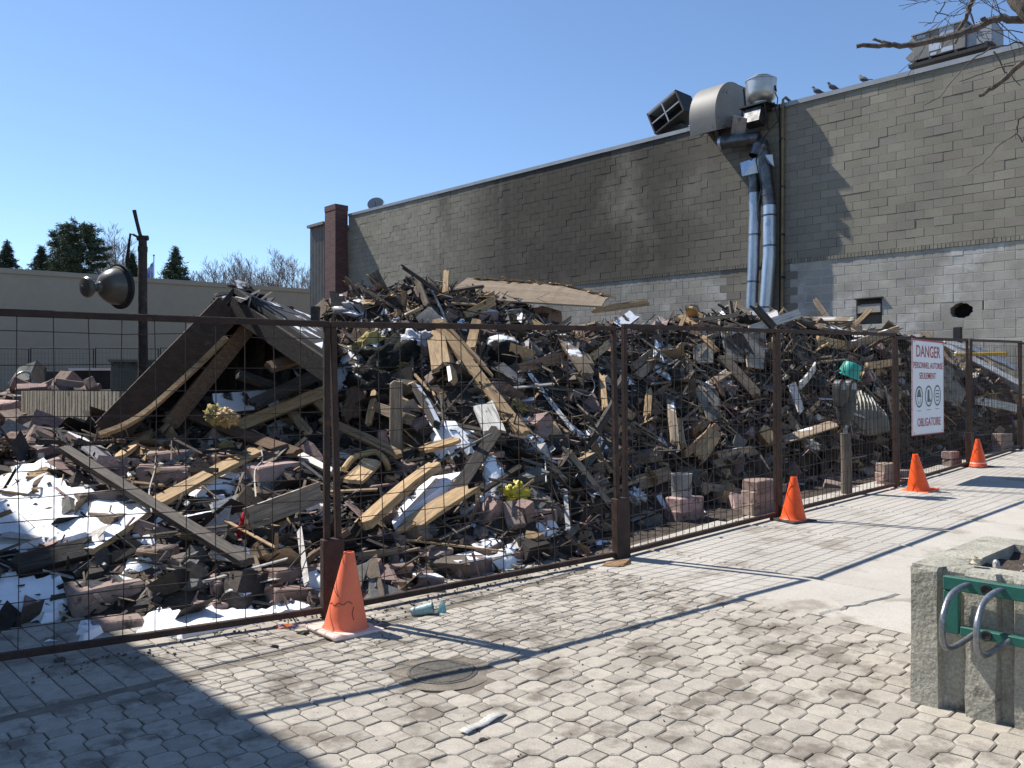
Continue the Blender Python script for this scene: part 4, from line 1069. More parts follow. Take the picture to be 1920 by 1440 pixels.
for nm, (y0, y1, z0, z1) in {'top_bar': (-.16, -2.1, .565, .625), 'bottom_bar': (-.23, -2.1, .375, .415), 'end_plate': (-.16, -.225, .375, .563)}.items():
    mb = MB(); mb.box(T((x0 + (0 if nm != 'end_plate' else .002), (y0 + y1) / 2, (z0 + z1) / 2)), .035, abs(y1 - y0), z1 - z0); bevel_obj(mb.obj(nm, 'green_paint', bkr), .004, 1)
for y in (-.24, -.37, -.86, -.99, -1.5, -1.63):
    mb = MB(); q = [(x0 - .01, y - .03, .60), (x0 - .06, y - .015, .60), (x0 - .16, y, .575), (x0 - .235, y + .0, .52), (x0 - .255, y, .46), (x0 - .245, y, .40), (x0 - .21, y - .005, .365), (x0 - .14, y - .02, .365), (x0 - .02, y - .05, .395)]
    # smooth
    sp_ = []
    for a in range(len(q) - 1):
        p0, p1, p2, p3 = [Vector(q[min(max(a + k, 0), len(q) - 1)]) for k in (-1, 0, 1, 2)]
        for s_ in range(4):
            u_ = s_ / 4; sp_.append(.5 * ((2 * p1) + (p2 - p0) * u_ + (2 * p0 - 5 * p1 + 4 * p2 - p3) * u_ ** 2 + (3 * p1 - p0 - 3 * p2 + p3) * u_ ** 3))
    sp_.append(Vector(q[-1])); mb.tube(sp_, .0125, 10); mb.obj('wheel_loop', 'steel', bkr, True)
for (y, z_) in ((-.335, .592), (-.335, .396), (-1.2, .592)):
    mb = MB(); mb.lathe([(0, .003), (.015, .003), (.016, .006), (.022, .006), (.024, 0)], 14, T((x0 - .018, y, z_)) @ Matrix.Rotation(rad(-90), 4, 'Y')); mb.obj('bolt', 'dark', bkr, True)
for (y, z_) in ((-.86, .21), (-.86, .32)):
    mb = MB(); mb.tube([(-.01 + 0, y + .02 * math.cos(a), z_ + .02 * math.sin(a)) for a in [2 * math.pi * q / 12 for q in range(13)]], .006, 6); o = mb.obj('anchor_ring', 'dark', bkr)
# litter in the planter
def litter(name, m, mt, label, cat, sx, sy, sz, n=3, jit=.25):
    bm = bmesh.new(); bmesh.ops.create_icosphere(bm, subdivisions=2, radius=.5)
    s_ = R.uniform(0, 99)
    for v in bm.verts:
        k = 1 + jit * 2.2 * noise.noise(v.co * 2.6 + Vector((s_, 0, 0))); v.co = Vector((v.co.x * sx * k, v.co.y * sy * k, v.co.z * sz * k))
    me = bpy.data.meshes.new(name); bm.to_mesh(me); bm.free(); me.materials.append(M[m]); o = bpy.data.objects.new(name, me); COL.objects.link(o); o.matrix_world = mt; return tag(o, label, cat)
pm_ = pt.matrix_basis if False else T(W(PLU, PLV, pz)) @ UVROT
litter('crumpled_tissue', 'paper', pm_ @ T((.50, -.36, PLH - .035)), 'crumpled white tissue on the planter soil', 'tissue', .09, .06, .05)
litter('crumpled_tissue', 'paper', pm_ @ T((.36, -.25, PLH - .03)), 'small scrap of white paper at the planter rim shadow', 'paper', .04, .03, .05)
mb = MB(); mb.lathe([(.021, 0), (.021, .008), (.016, .01), (.016, .022), (.021, .024), (.021, .032), (.014, .032), (.014, .02)], 16); o = mb.obj('bottle_cap', 'cream', None, True, pm_ @ T((.125, -.235, PLH + .004)) @ Matrix.Rotation(.2, 4, 'X')); tag(o, 'cream plastic cap lying on the planter rim', 'cap')
mb = MB(); mb.tube([(0, 0, 0), (.14, -.05, .004)], .004, 5); o = mb.obj('drinking_straw', 'paper', None, False, pm_ @ T((.26, -.38, PLH - .025))); tag(o, 'thin pale stick lying on the planter soil', 'stick')

# ---- small litter on the paving
p = ghit(799, 1153)
cp = thing('paper_cup', 'crushed teal paper cup lying on the paving near the cone', 'cup', p + Vector((-.02, 0, .035)))
mb = MB(); mb.lathe([(.0, -.075), (.030, -.075), (.040, .06), (.042, .06), (.042, .068), (.036, .068), (.03, -.06), (0, -.06)], 20, Matrix.Rotation(rad(78), 4, 'Y') @ RZ(.3)); mb.obj('cup_wall', 'can', cp, True)
mb = MB(); mb.quad([(.09, .01, -.03), (.125, .0, -.03), (.135, .02, .05), (.115, .03, .055)]); mb.quad([(.125, .0, -.03), (.15, .03, -.02), (.14, .03, .04), (.135, .02, .05)]); mb.obj('torn_flap', 'can', cp)
p = ghit(900, 1362); mb = MB(); n = 8; q = []
for k in range(n + 1):
    f_ = k / n; w_ = .026; c_ = Vector((lerp(-.07, .10, f_), lerp(-.10, .12, f_), .020 + .005 * math.sin(k * 1.3))); sd_ = Vector((.8, -.6, 0)) * w_
    q.append((c_ - sd_, c_ + sd_))
for a, b in zip(q, q[1:]):
    mb.quad([a[0], a[1], b[1], b[0]]); 
o = mb.obj('packing_tape', 'tape', None, True, T(p)); tag(o, 'strip of shiny clear packing tape stuck to the paving', 'tape'); sol = o.modifiers.new('s', 'SOLIDIFY'); sol.thickness = .0015
p = ghit(543, 1178); o = litter('snack_wrapper', 'wrapper', T(p + Vector((0, 0, .012))) @ RZ(.2), 'crumpled orange and blue snack wrapper under the fence rail', 'wrapper', .16, .06, .035, jit=.4)
p = ghit(1150, 1062); mb = MB(); mb.quad([(-.10, -.05, .012), (.06, -.09, .02), (.14, .05, .05), (-.05, .07, .02)]); mb.quad([(.06, -.09, .02), (.10, -.08, .01), (.15, .04, .03), (.14, .05, .05)]); o = mb.obj('cardboard_scrap', 'cardboard', None, False, T(p)); tag(o, 'brown wet cardboard scrap wedged under the fence joint', 'cardboard'); sol = o.modifiers.new('s', 'SOLIDIFY'); sol.thickness = .004
for (px, py, s_) in ((113, 1243, .05), (515, 1216, .04), (570, 1190, .05), (600, 1186, .06), (606, 1195, .04), (966, 1240, .03), (1330, 1000, .03), (1352, 1012, .04), (905, 1390, .03)):
    p = ghit(px, py); litter('charred_crumb', 'char', T(p + Vector((0, 0, s_ * .25))), 'small charred crumb lying loose on the paving outside the fence', 'debris', s_ * 1.3, s_, s_ * .7)['group'] = 'charred crumbs on the paving'
fr_ = MB(); rc = random.Random(4)
for k in range(650):
    t_ = rc.random(); u = rc.uniform(1.0, 12); v = 4.62 - abs(rc.gauss(0, .16)) + (.3 if u < 2.8 else 0)
    s_ = rc.uniform(.003, .010); g = rc.uniform(.5, 1.9)
    fr_.box(T(W(u, v, street(u) + .012)) @ RZ(rc.uniform(0, 6)), s_ * 2, s_, s_, (.08 * g, .065 * g, .055 * g), 0, .2, rc)
for k in range(260):
    u = rc.uniform(0, 4.9); v = rc.uniform(1.6, 4.4); s_ = rc.uniform(.002, .005); g = rc.uniform(.8, 2.2)
    fr_.box(T(W(u, v, street(u) + .011)) @ RZ(rc.uniform(0, 6)), s_ * 2, s_, s_, (.12 * g, .10 * g, .085 * g), 0, .2, rc)
o = stuff(fr_.obj('grit', 'debris')); o['label'] = 'fine dark grit and crumbs scattered over paving beside the fence'; o['category'] = 'grit'
# ================================================================== RUBBLE
rd = random.Random(21)
def region(u, v):
    if v > 12.5: return 'in the pink heap behind the ribbed planter'
    if u < 4.3: return 'on the snowy slope below the collapsed roof'
    if u < 8.6: return 'on the tall heap below the plywood sheet'
    if u < 16: return 'on the blackened heap behind the parking meter'
    return 'in the far debris beyond the danger sign'
SEGS = []
def near_traced(p, r):
    for A, B in SEGS:
        d_ = B - A; t_ = min(1, max(0, (p - A).dot(d_) / d_.length_squared))
        if (A + d_ * t_ - p).length < r: return True
    return False
def plank_mesh(L, w, t, jag0, jag1, rng, bend=0.0, twist=0.0):
    mb = MB(); ns = 6; cols = 4
    e0 = [rng.uniform(0, jag0) for _ in range(cols)]; e1 = [rng.uniform(0, jag1) for _ in range(cols)]
    for s_ in range(ns):
        f_ = s_ / (ns - 1)
        for sg_ in (1, -1):
            for c in range(cols):
                x = (f_ - .5) * L
                if s_ == 0: x += e0[c] * (1 if sg_ > 0 else .75)
                if s_ == ns - 1: x -= e1[c] * (1 if sg_ > 0 else .75)
                a = twist * (f_ - .5); y = (c / (cols - 1) - .5) * w; z_ = sg_ * t / 2
                y, z_ = y * math.cos(a) - z_ * math.sin(a), y * math.sin(a) + z_ * math.cos(a)
                mb.v.append((x, y + rng.gauss(0, .0012), z_ + bend * (4 * (f_ - .5) ** 2 - .5) + rng.gauss(0, .0008)))
    k = cols * 2
    ringi = list(range(cols)) + [2 * cols - 1 - i for i in range(cols)]
    for s_ in range(ns - 1):
        for i in range(k):
            a, b = ringi[i], ringi[(i + 1) % k]; mb.f.append((s_ * k + a, s_ * k + b, (s_ + 1) * k + b, (s_ + 1) * k + a)); mb.c.append(None)
    for c in range(cols - 1):
        mb.f.append((c, c + cols, c + 1 + cols, c + 1)); mb.c.append(None)
        o_ = (ns - 1) * k; mb.f.append((o_ + c, o_ + c + 1, o_ + c + 1 + cols, o_ + c + cols)); mb.c.append(None)
    return mb
def plank(A, B, w, t, m, label, cat='plank', group=None, name='plank', roll=0.0, jag=(.05, .05), bend=0, twist=0, up=None):
    A, B = Vector(A), Vector(B); c = (A + B) / 2; d_ = B - A
    if up is None:
        to_cam = (Vector((0, 0, CAMZ)) - c).normalized(); up = (hnorm(c.x, c.y) + to_cam * .35).normalized()
    mt = frame(c, d_, up) @ Matrix.Rotation(roll, 4, 'X')
    mb = plank_mesh(d_.length, w, t, jag[0], jag[1], rd, bend, twist)
    o = mb.obj(name, m, None, False, mt); tag(o, label, cat, group); return o
def crest_d(px):
    p = None; best = 9.5; bz = -9
    k = (px - 960) / F; d = 6.0
    while d < (13 if px < 1500 else 15.5):
        h = (Hxy(k * d, d) - CAMZ) / d
        if h > bz: bz, best = h, d
        d += .1
    return best
def surf(px, py, lift=.05, d=None):
    if d: return P(px, py, d)
    p = hit(px, py)
    if p is None: p = P(px, py, crest_d(px))
    n = (Vector((0, 0, CAMZ)) - p).normalized()
    return p + n * lift + Vector((0, 0, lift * .4))
SP = [[(-30, 900), (95, 888), (140, 925), (235, 935), (330, 962), (300, 985), (160, 1022), (-30, 1050)], [(-30, 1080), (115, 1098), (135, 1130), (105, 1168), (40, 1165), (-30, 1150)],
      [(250, 1205), (300, 1150), (420, 1150), (520, 1140), (600, 1150), (520, 1172), (330, 1208)], [(145, 1185), (190, 1180), (185, 1205), (150, 1210)], [(370, 905), (460, 880), (480, 900), (400, 950), (350, 945)], [(20, 880), (90, 870), (120, 895), (30, 915)],
      [(800, 810), (850, 800), (905, 830), (880, 850), (820, 850)], [(900, 860), (930, 870), (950, 920), (930, 940), (910, 900)], [(960, 1015), (985, 1010), (980, 1060), (930, 1075), (900, 1070)], [(560, 1090), (620, 1080), (615, 1110), (570, 1110)]]
def inpoly(x, y, poly):
    c = False; j = len(poly) - 1
    for i in range(len(poly)):
        if (poly[i][1] > y) != (poly[j][1] > y) and x < (poly[j][0] - poly[i][0]) * (y - poly[i][1]) / (poly[j][1] - poly[i][1]) + poly[i][0]: c = not c
        j = i
    return c
# traced boards: px pairs, width, thickness, material, roll, label, optional depths, jag
TB = [
 ((118, 860), (470, 1083), .09, .05, 'char', 0, 'long charred board lying diagonally across the snowy slope', .22, .03),
 ((485, 856), (285, 962), .13, .045, 'pine', .25, 'tan plank slanting down onto the long charred board', .16, .02),
 ((278, 965), (152, 1052), .13, .045, 'pine_snow', .3, 'snow dusted plank below the long charred board', .12, .05),
 ((285, 820), (214, 874), .12, .035, 'pine', .2, 'splintered tan board beside the ribbed planter', .12, .12),
 ((330, 786), (562, 872), .11, .05, 'brown_wood', .3, 'brown stud with snowy edge crossing below the roof opening', .22, .05),
 ((440, 817), (640, 736), .12, .05, 'pine', .5, 'long tan stud sloping up behind the first fence joint', .2, .05),
 ((455, 802), (612, 752), .09, .04, 'pine', .2, 'tan stud lying alongside a longer one behind the fence joint', .26, .08),
 ((572, 756), (630, 812), .09, .04, 'pine', .3, 'short tan stud crossing two others behind the fence joint', .32, .05),
 ((548, 792), (582, 832), .09, .04, 'pine', .2, 'stubby tan offcut leaning under crossed studs', .22, .05),
 ((520, 845), (628, 905), .06, .04, 'white_wood', .3, 'narrow whitish batten resting on pink blocks by the joint', .2, .03),
 ((600, 803), (752, 875), .085, .045, 'pine', .5, 'tan two by four crossing behind the rusty fence joint', .26, .02),
 ((818, 617), (984, 838), .13, .05, 'pine', .35, 'longest tan beam running down the tall heap', .24, .02),
 ((822, 615), (932, 735), .05, .03, 'pine', .2, 'split tan strip lying along the longest tan beam', .32, .2),
 ((893, 618), (880, 676), .11, .04, 'pine', .1, 'short tan stud propped beside the longest tan beam', .26, .02),
 ((816, 634), (828, 712), .20, .03, 'pine', .1, 'wide tan board standing beside a snow covered one', .22, .1),
 ((837, 658), (852, 738), .13, .04, 'pine_snow', -.9, 'narrow board covered in snow on the tall heap', .2, .1),
 ((676, 735), (652, 815), .20, .03, 'brown_wood', .1, 'wide brown trapezoid board behind the second fence panel', .22, .14),
 ((703, 750), (690, 816), .06, .04, 'pine', .1, 'thin upright tan batten next to the brown trapezoid board', .24, .02),
 ((818, 886), (678, 1004), .14, .07, 'pine', .6, 'thick tan beam end sloping toward the fence', .2, .03),
 ((887, 922), (745, 1014), .17, .04, 'pine', .25, 'wide clean tan plank with snow behind it near the fence', .14, .10),
 ((866, 838), (780, 862), .09, .04, 'pine', .3, 'short tan piece with splintered end above the hose', .2, .1),
 ((700, 880), (657, 925), .18, .03, 'pine', .2, 'wide short tan board under the bent hose', .2, .03),
 ((458, 998), (608, 940), .17, .04, 'grey_wood', .9, 'weathered wide board on edge near the red strap', .22, .03),
 ((470, 960), (330, 985), .16, .04, 'char_snow', .7, 'charred board with snowy top under the tan plank', .1, .05),
 ((20, 1075), (180, 1035), .14, .08, 'char', .2, 'thick black beam lying along the foot of the snow patch', .1, .05),
 ((400, 985), (470, 960), .3, .02, 'white_wood', .3, 'pale cracked cladding piece beside the charred snowy board', .1, .12),
 ((390, 1040), (472, 1055), .12, .03, 'white_wood', .5, 'stack of thin pale slats by the end of the charred board', .1, .05),
 ((58, 922), (150, 868), .05, .03, 'brown_wood', 0, 'thin dark stick beside the snow patch', .1, .1),
 ((0, 925), (75, 935), .06, .03, 'pine_snow', 0, 'snowy stick lying at the edge of the snow patch', .1, .1),
 ((45, 905), (105, 885), .08, .02, 'pine', 0, 'thin curved veneer strip near the snow patch', .1, .1),
 ((1058, 655), (1104, 720), .15, .045, 'grey_wood', .2, 'grey tan plank leaning on pink blocks near the crest', .26, .03),
 ((1028, 628), (1065, 660), .10, .04, 'grey_wood', .2, 'short grey board above the leaning plank', .2, .03),
 ((1110, 682), (1142, 655), .10, .04, 'pine', .2, 'short tan board among blocks near the second joint', .2, .03),
 ((1128, 715), (1135, 790), .06, .05, 'pine', .4, 'upright pale stud near the second fence joint', .26, .1),
 ((1055, 848), (1145, 962), .06, .05, 'grey_wood', .4, 'long weathered pole sliding down to the second fence joint', .18, .05),
 ((1000, 850), (1065, 920), .05, .04, 'grey_wood', .4, 'shorter weathered pole with snow beside it', .16, .05),
 ((985, 700), (1090, 835), .05, .04, 'char_snow', .4, 'thin snowy charred strip below the leaning plank', .1, .1),
 ((1080, 895), (1120, 950), .09, .04, 'char_snow', .2, 'snow covered board end near the foot of the heap', .16, .05),
 ((905, 770), (930, 830), .2, .05, 'white_wood', .2, 'white box-like board with snow below the tan beam', .16, .04),
 ((780, 740), (822, 820), .07, .07, 'char_snow', .4, 'charred post with a white edge in the tall heap', .2, .05),
 ((700, 775), (775, 805), .10, .06, 'grey_wood', .4, 'dark square timber end sticking out of the tall heap', .2, .02),
 ((740, 720), (700, 690), .25, .02, 'brown_wood', .3, 'dark brown panel under the rolled carpet', .1, .05),
 ((1184, 702), (1272, 632), .10, .05, 'grey_wood', .3, 'long weathered plank leaning up near the second fence joint', .2, .05),
 ((1192, 715), (1262, 655), .12, .04, 'grey_wood', .6, 'second weathered plank leaning parallel near the second joint', .12, .05),
 ((1350, 680), (1424, 760), .14, .10, 'grey_wood', .4, 'thick grey charred beam sloping on the blackened heap', .26, .04),
 ((1315, 640), (1348, 672), .07, .04, 'pine', .3, 'short tan strip above the thick grey charred beam', .2, .05),
 ((1592, 662), (1684, 630), .14, .05, 'grey_wood', .7, 'broad weathered plank behind the fourth fence post', .3, .03),
 ((1530, 648), (1592, 660), .16, .05, 'pine', .6, 'curved pale plank under the leaning brown board', .22, .03),
 ((1282, 866), (1348, 808), .10, .04, 'brown_wood', .5, 'brown stud propped against a splintered pale board', .2, .04),
 ((1308, 872), (1346, 815), .20, .03, 'pine', .1, 'splintered pale board standing on the dirt', .24, .16),
 ((1335, 880), (1420, 850), .10, .03, 'grey_wood', .3, 'flat weathered board beside the splintered pale board', .12, .03),
 ((1345, 862), (1412, 850), .08, .03, 'grey_wood', .5, 'second flat weathered board by the splintered one', .16, .03),
 ((1256, 768), (1266, 852), .09, .05, 'grey_wood', .2, 'upright grey stud near the dented bucket', .3, .03),
 ((1272, 800), (1282, 862), .08, .03, 'pine', .2, 'upright broken slat near the dented bucket', .26, .1),
 ((1468, 724), (1512, 690), .05, .04, 'grey_wood', .2, 'grey stick leaning above the parking meter post', .22, .03),
 ((1190, 912), (1258, 890), .16, .06, 'grey_wood', .3, 'weathered board lying on the dirt by the bucket', .06, .03),
 ((1305, 914), (1398, 930), .10, .05, 'grey_wood', .2, 'weathered board running to the stacked blocks', .06, .03),
 ((1218, 735), (1212, 808), .08, .03, 'pine', .2, 'orange splintered slat on the slope by the second joint', .26, .3),
 ((1392, 740), (1340, 710), .10, .015, 'char_snow', .1, 'bent charred strip with snow beside grey beam', .1, .1),
 ((1500, 740), (1530, 700), .12, .03, 'white_wood', .8, 'white panel edge beside the parking meter', .3, .03),
 ((1425, 815), (1450, 845), .16, .14, 'pine', .4, 'cut pale timber end behind the third fence post', .2, .02),
 ((1510, 790), (1540, 760), .06, .03, 'pine', .2, 'small tan stick behind the meter', .2, .1),
 ((1625, 700), (1690, 690), .12, .05, 'pine', .4, 'tan plank end near the teal tub', .3, .03),
 ((1640, 740), (1690, 775), .12, .03, 'grey_wood', .4, 'grey board beside the corrugated sheet', .2, .03),
 ((1650, 800), (1700, 860), .14, .04, 'char', .4, 'charred board propped past the corrugated sheet', .24, .03),
]
for (a, b, w, t, m, roll, lab, lift, jag) in TB:
    A, B = surf(*a, lift), surf(*b, lift); plank(A, B, w, t, m, lab, roll=roll, jag=(jag * 1.0 + .02, jag * 1.7 + .03), bend=rd.gauss(0, .012), twist=rd.gauss(0, .12)); SEGS.append((A, B))
# pieces that stick up above the crest (depth from the crest they stand in)
UPT = [
 ((643, 520), (704, 585), .07, .06, 'brown_wood', 'reddish weathered stick leaning at the crest near chimney'),
 ((700, 513), (724, 560), .15, .10, 'char', 'thick black beam stub pointing up from the crest'),
 ((750, 497), (824, 548), .045, .04, 'char', 'long thin black stick poking up from the crest'),
 ((838, 503), (835, 550), .07, .04, 'pine', 'short pale stub standing up beside the plywood sheet'),
 ((780, 520), (802, 575), .07, .05, 'grey_wood', 'grey stick standing at the crest by the black stick'),
 ((758, 540), (757, 580), .06, .05, 'brown_wood', 'short brown stud upright in the crest'),
 ((1108, 583), (1218, 566), .09, .05, 'pine', 'tan plank end jutting out beyond the plywood sheet'),
 ((1288, 583), (1272, 622), .06, .03, 'pine', 'pale pointed shard on the blackened crest'),
 ((1411, 569), (1452, 615), .10, .07, 'char', 'black beam stub leaning on the blackened crest'),
 ((1402, 620), (1502, 586), .13, .06, 'white_wood', 'clean white painted plank jutting from the blackened crest'),
 ((1635, 577), (1600, 612), .075, .045, 'pine', 'tan stud sticking up in front of the wall niche'),
 ((1528, 600), (1592, 662), .20, .04, 'brown_wood', 'wide brown board leaning at the crest behind fence'),
 ((1508, 596), (1506, 625), .06, .04, 'pine', 'short tan stub standing at the blackened crest'),
 ((1545, 612), (1600, 606), .06, .06, 'grey_wood', 'round grey rail lying along the blackened crest'),
 ((1310, 600), (1385, 590), .05, .04, 'grey_wood', 'grey splintered pole flat on the blackened crest'),
 ((628, 590), (690, 540), .05, .04, 'grey_wood', 'grey lath tilted over the fabric at the crest'),
 ((725, 560), (790, 600), .16, .03, 'grey_wood', 'grey bent board over the charred bundle at the crest'),
]
for (a, b, w, t, m, lab) in UPT:
    d0 = crest_d((a[0] + b[0]) / 2) - .45
    A, B = P(*a, d0 + rd.uniform(-.1, .2)), P(*b, d0 - .05)
    plank(A, B, w, t, m, lab, roll=rd.uniform(.1, .5), jag=(.08, .03), up=(Vector((0, -1, .4))))
# curved batten leaning on the roof, bent hose, cables
def tube_thing(name, pts, r, m, label, cat, seg=8, smooth=True):
    mb = MB(); sp_ = []
    for a in range(len(pts) - 1):
        p0, p1, p2, p3 = [Vector(pts[min(max(a + k, 0), len(pts) - 1)]) for k in (-1, 0, 1, 2)]
        for s_ in range(4):
            u_ = s_ / 4; sp_.append(.5 * ((2 * p1) + (p2 - p0) * u_ + (2 * p0 - 5 * p1 + 4 * p2 - p3) * u_ ** 2 + (3 * p1 - p0 - 3 * p2 + p3) * u_ ** 3))
    sp_.append(Vector(pts[-1])); mb.tube(sp_, r, seg); return tag(mb.obj(name, m, None, smooth), label, cat)
# ---- collapsed roof piece, like a tent
D0, D1 = 8.1, 9.9
ridF, ridB = P(437, 545, 8.5), P(462, 552, 10.2)
eLF, eLB = P(213, 792, 7.9), P(250, 742, 9.8)
eRF, eRB = P(622, 668, 7.7), P(622, 606, 10.2)
rfc = (ridF + eLF + eRF) / 3; rf = thing('collapsed_roof', 'charred collapsed roof section tented open over the rubble', 'roof', (rfc.x, rfc.y, Hxy(rfc.x, rfc.y)))
o_ = rf.location
def slabq(a, b, c, d, th, nm, m, par=rf, sub=1):
    n = (Vector(b) - Vector(a)).cross(Vector(d) - Vector(a)).normalized()
    if n.z < 0: n = -n
    mb = MB(); mb.prism([Vector(p) - o_ for p in (a, b, c, d)], -n * th); return mb.obj(nm, m, par)
slabq(ridF + Vector((0, 0, .03)), ridB + Vector((0, 0, .03)), eLB, eLF, .045, 'left_deck', 'shingle')
slabq(ridF + Vector((.01, 0, .03)), ridB + Vector((.01, 0, .03)), eRB, eRF, .045, 'right_deck', 'shingle')
dL = (eLF - ridF); dR = (eRF - ridF)
def board(a, b, w, t, nm, m, par=rf, up=Z, off=Vector((0, 0, 0))):
    mb = MB(); d_ = b - a; mt = frame((a + b) / 2 + off - o_, d_, up); mb.box(mt, d_.length, t, w); return mb.obj(nm, m, par)
dn = Vector((0, 0, -1))
board(ridF + dn * .10, eLF + dn * .02, .30, .05, 'fascia_board', 'fascia', off=Vector((-.02, -.06, -.08)))
board(ridF + dn * .10, eRF + dn * .10, .20, .05, 'fascia_board', 'char', off=Vector((0, -.05, -.06)))
for k in range(1, 5):
    f_ = k / 5; a = ridF.lerp(ridB, f_) + dn * .14; board(a, eLF.lerp(eLB, f_) + dn * .12, .15, .045, 'rafter', 'char'); board(a, eRF.lerp(eRB, f_) + dn * .12, .15, .045, 'rafter', 'char')
for k in range(7):
    f_ = (k + .5) / 7; a = ridF.lerp(eLF, f_) + dn * .06; b = ridB.lerp(eLB, f_) + dn * .06; board(a, b, .02, .24, 'deck_plank', 'brown_wood' if k % 3 == 0 else 'char', up=(ridF - eLF).cross(ridB - ridF))
gb = MB(); gb.prism([p - o_ for p in (ridB + Vector((0, -.25, -.02)), P(252, 748, 9.6), P(262, 830, 9.5), P(615, 830, 9.4), P(618, 640, 9.5))], (0, .05, 0)); gb.obj('shade_backing', 'char', rf)  # added black backing, stands in for the shaded inside of the tent
for q_ in range(6):
    x_ = 330 + 50 * q_; board(P(x_, 812, 9.3), P(x_ + 12, max(575, 812 - 60 * (q_ + 1)), 9.42), .05, .09, 'shade_backing_stud', 'char')  # added studs on the dark backing, part of the stand-in for shade
slabq(P(500, 598, 8.20), P(512, 590, 8.8), P(606, 636, 8.5), P(604, 652, 7.8), .05, 'snow_layer', 'snow')
# jagged tar-paper torn at the ridge
mb = MB()
board(ridF + dn * .32 + Vector((.10, .25, 0)), eLF + dn * .05 + Vector((.42, .25, 0)), .16, .05, 'inner_rafter', 'brown_wood')
for k in range(34):
    f_ = rd.random(); s_ = rd.choice((0, 1)); q = ridF.lerp(ridB, rd.random() * .8).lerp(eLF if s_ else eRF, f_ * .35) - o_ + Vector((0, 0, .05))
    mb.box(T(q) @ Matrix.Rotation(rd.uniform(-.8, .8), 4, 'X') @ Matrix.Rotation(rd.uniform(-.8, .8), 4, 'Y') @ RZ(rd.uniform(0, 3)), rd.uniform(.1, .35), rd.uniform(.05, .2), .012, None, .3, .2, rd)
mb.obj('torn_felt', 'shingle', rf)
mb = MB(); mb.tube([P(442, 557, 8.35) - o_, P(462, 562, 8.3) - o_, P(470, 553, 8.3) - o_, P(463, 590, 8.3) - o_], .01, 5); mb.tube([P(470, 553, 8.3) - o_, P(520, 578, 8.4) - o_, P(560, 590, 8.6) - o_], .01, 5); mb.obj('bent_conduit', 'steel', rf)
tube_thing('bent_batten', [P(425, 632, 8.0), P(385, 672, 7.95), P(330, 724, 7.75), P(280, 768, 7.45), P(235, 797, 7.2), P(186, 816, 7.05)], .032, 'pine', 'long bent tan batten leaning from the roof ridge to the planter', 'batten', 4, False)
# dark charred panels and boards inside the roof opening
for (a, b, w, m, lab) in (((470, 760), (600, 700), .12, 'char', 'charred joist sloping inside the roof opening'), ((440, 700), (560, 740), .10, 'char', 'charred stud lying crossways inside the roof opening'), ((400, 760), (520, 750), .25, 'char_snow', 'snowy charred board on the floor of the roof opening'), ((500, 690), (605, 660), .12, 'brown_wood', 'dark brown joist under the snowy roof edge')):
    plank(P(*a, 8.0), P(*b, 8.6), w, .05, m, lab, roll=.3)
# ---- plywood sheet bridging the crest
dp0 = crest_d(990)
pl_pts = [(838, 560), (877, 524), (960, 530), (1060, 538), (1143, 560), (1128, 577), (1040, 572), (940, 566)]
pd = [dp0 - .1, dp0 + .55, dp0 + .6, dp0 + .65, dp0 + .4, dp0 - .25, dp0 - .3, dp0 - .3]
pp = [P(x, y, d) for (x, y), d in zip(pl_pts, pd)]
ply = MB()
topv = [pp[1], pp[2], pp[3], pp[4]]; botv = [pp[0], pp[7], pp[6], pp[5]]
rag = []
NX = 28
def along(lst, t):
    x = t * (len(lst) - 1); i = min(int(x), len(lst) - 2); return lst[i].lerp(lst[i + 1], x - i)
cols_ = []
for k in range(NX + 1):
    t_ = k / NX; a = along(topv, t_) + Vector((0, rd.uniform(-.004, .004), rd.uniform(-.006, .006))); b = along(botv, t_)
    cols_.append([b, b.lerp(a, .5) + Vector((0, 0, .03)), a])
for c in cols_: ply.v += [tuple(p) for p in c] + [tuple(p + Vector((0, .004, .022))) for p in c]
for k in range(NX):
    q = k * 6; r_ = q + 6
    for s_ in range(2):
        ply.f.append((q + s_, r_ + s_, r_ + s_ + 1, q + s_ + 1)); ply.f.append((q + 3 + s_, q + 4 + s_, r_ + 4 + s_, r_ + 3 + s_))
    ply.f.append((q, q + 3, r_ + 3, r_)); ply.f.append((q + 2, r_ + 2, r_ + 5, q + 5))
ply.f.append((0, 1, 4, 3)); ply.f.append((1, 2, 5, 4)); q = NX * 6; ply.f.append((q, q + 3, q + 4, q + 1)); ply.f.append((q + 1, q + 4, q + 5, q + 2))
ply.c = [None] * len(ply.f)
pth = thing('plywood_sheet', 'large torn plywood sheet lying across the top of the tall heap', 'plywood', P(990, 575, dp0)); o = ply.obj('sheet', 'plywood', pth); o.location = -pth.location
mb = MB()
for k in range(46):
    t_ = rd.random() ** .7; p = along(topv, t_) - pth.location + Vector((0, -.02, .03)); L_ = rd.uniform(.06, .3)
    mb.box(T(p) @ RZ(rd.gauss(.05, .35)) @ Matrix.Rotation(rd.gauss(.08, .12), 4, 'Y'), L_, rd.uniform(.02, .06), rd.uniform(.006, .02), None, .5, .1, rd)
mb.obj('splintered_edge', 'pine', pth)

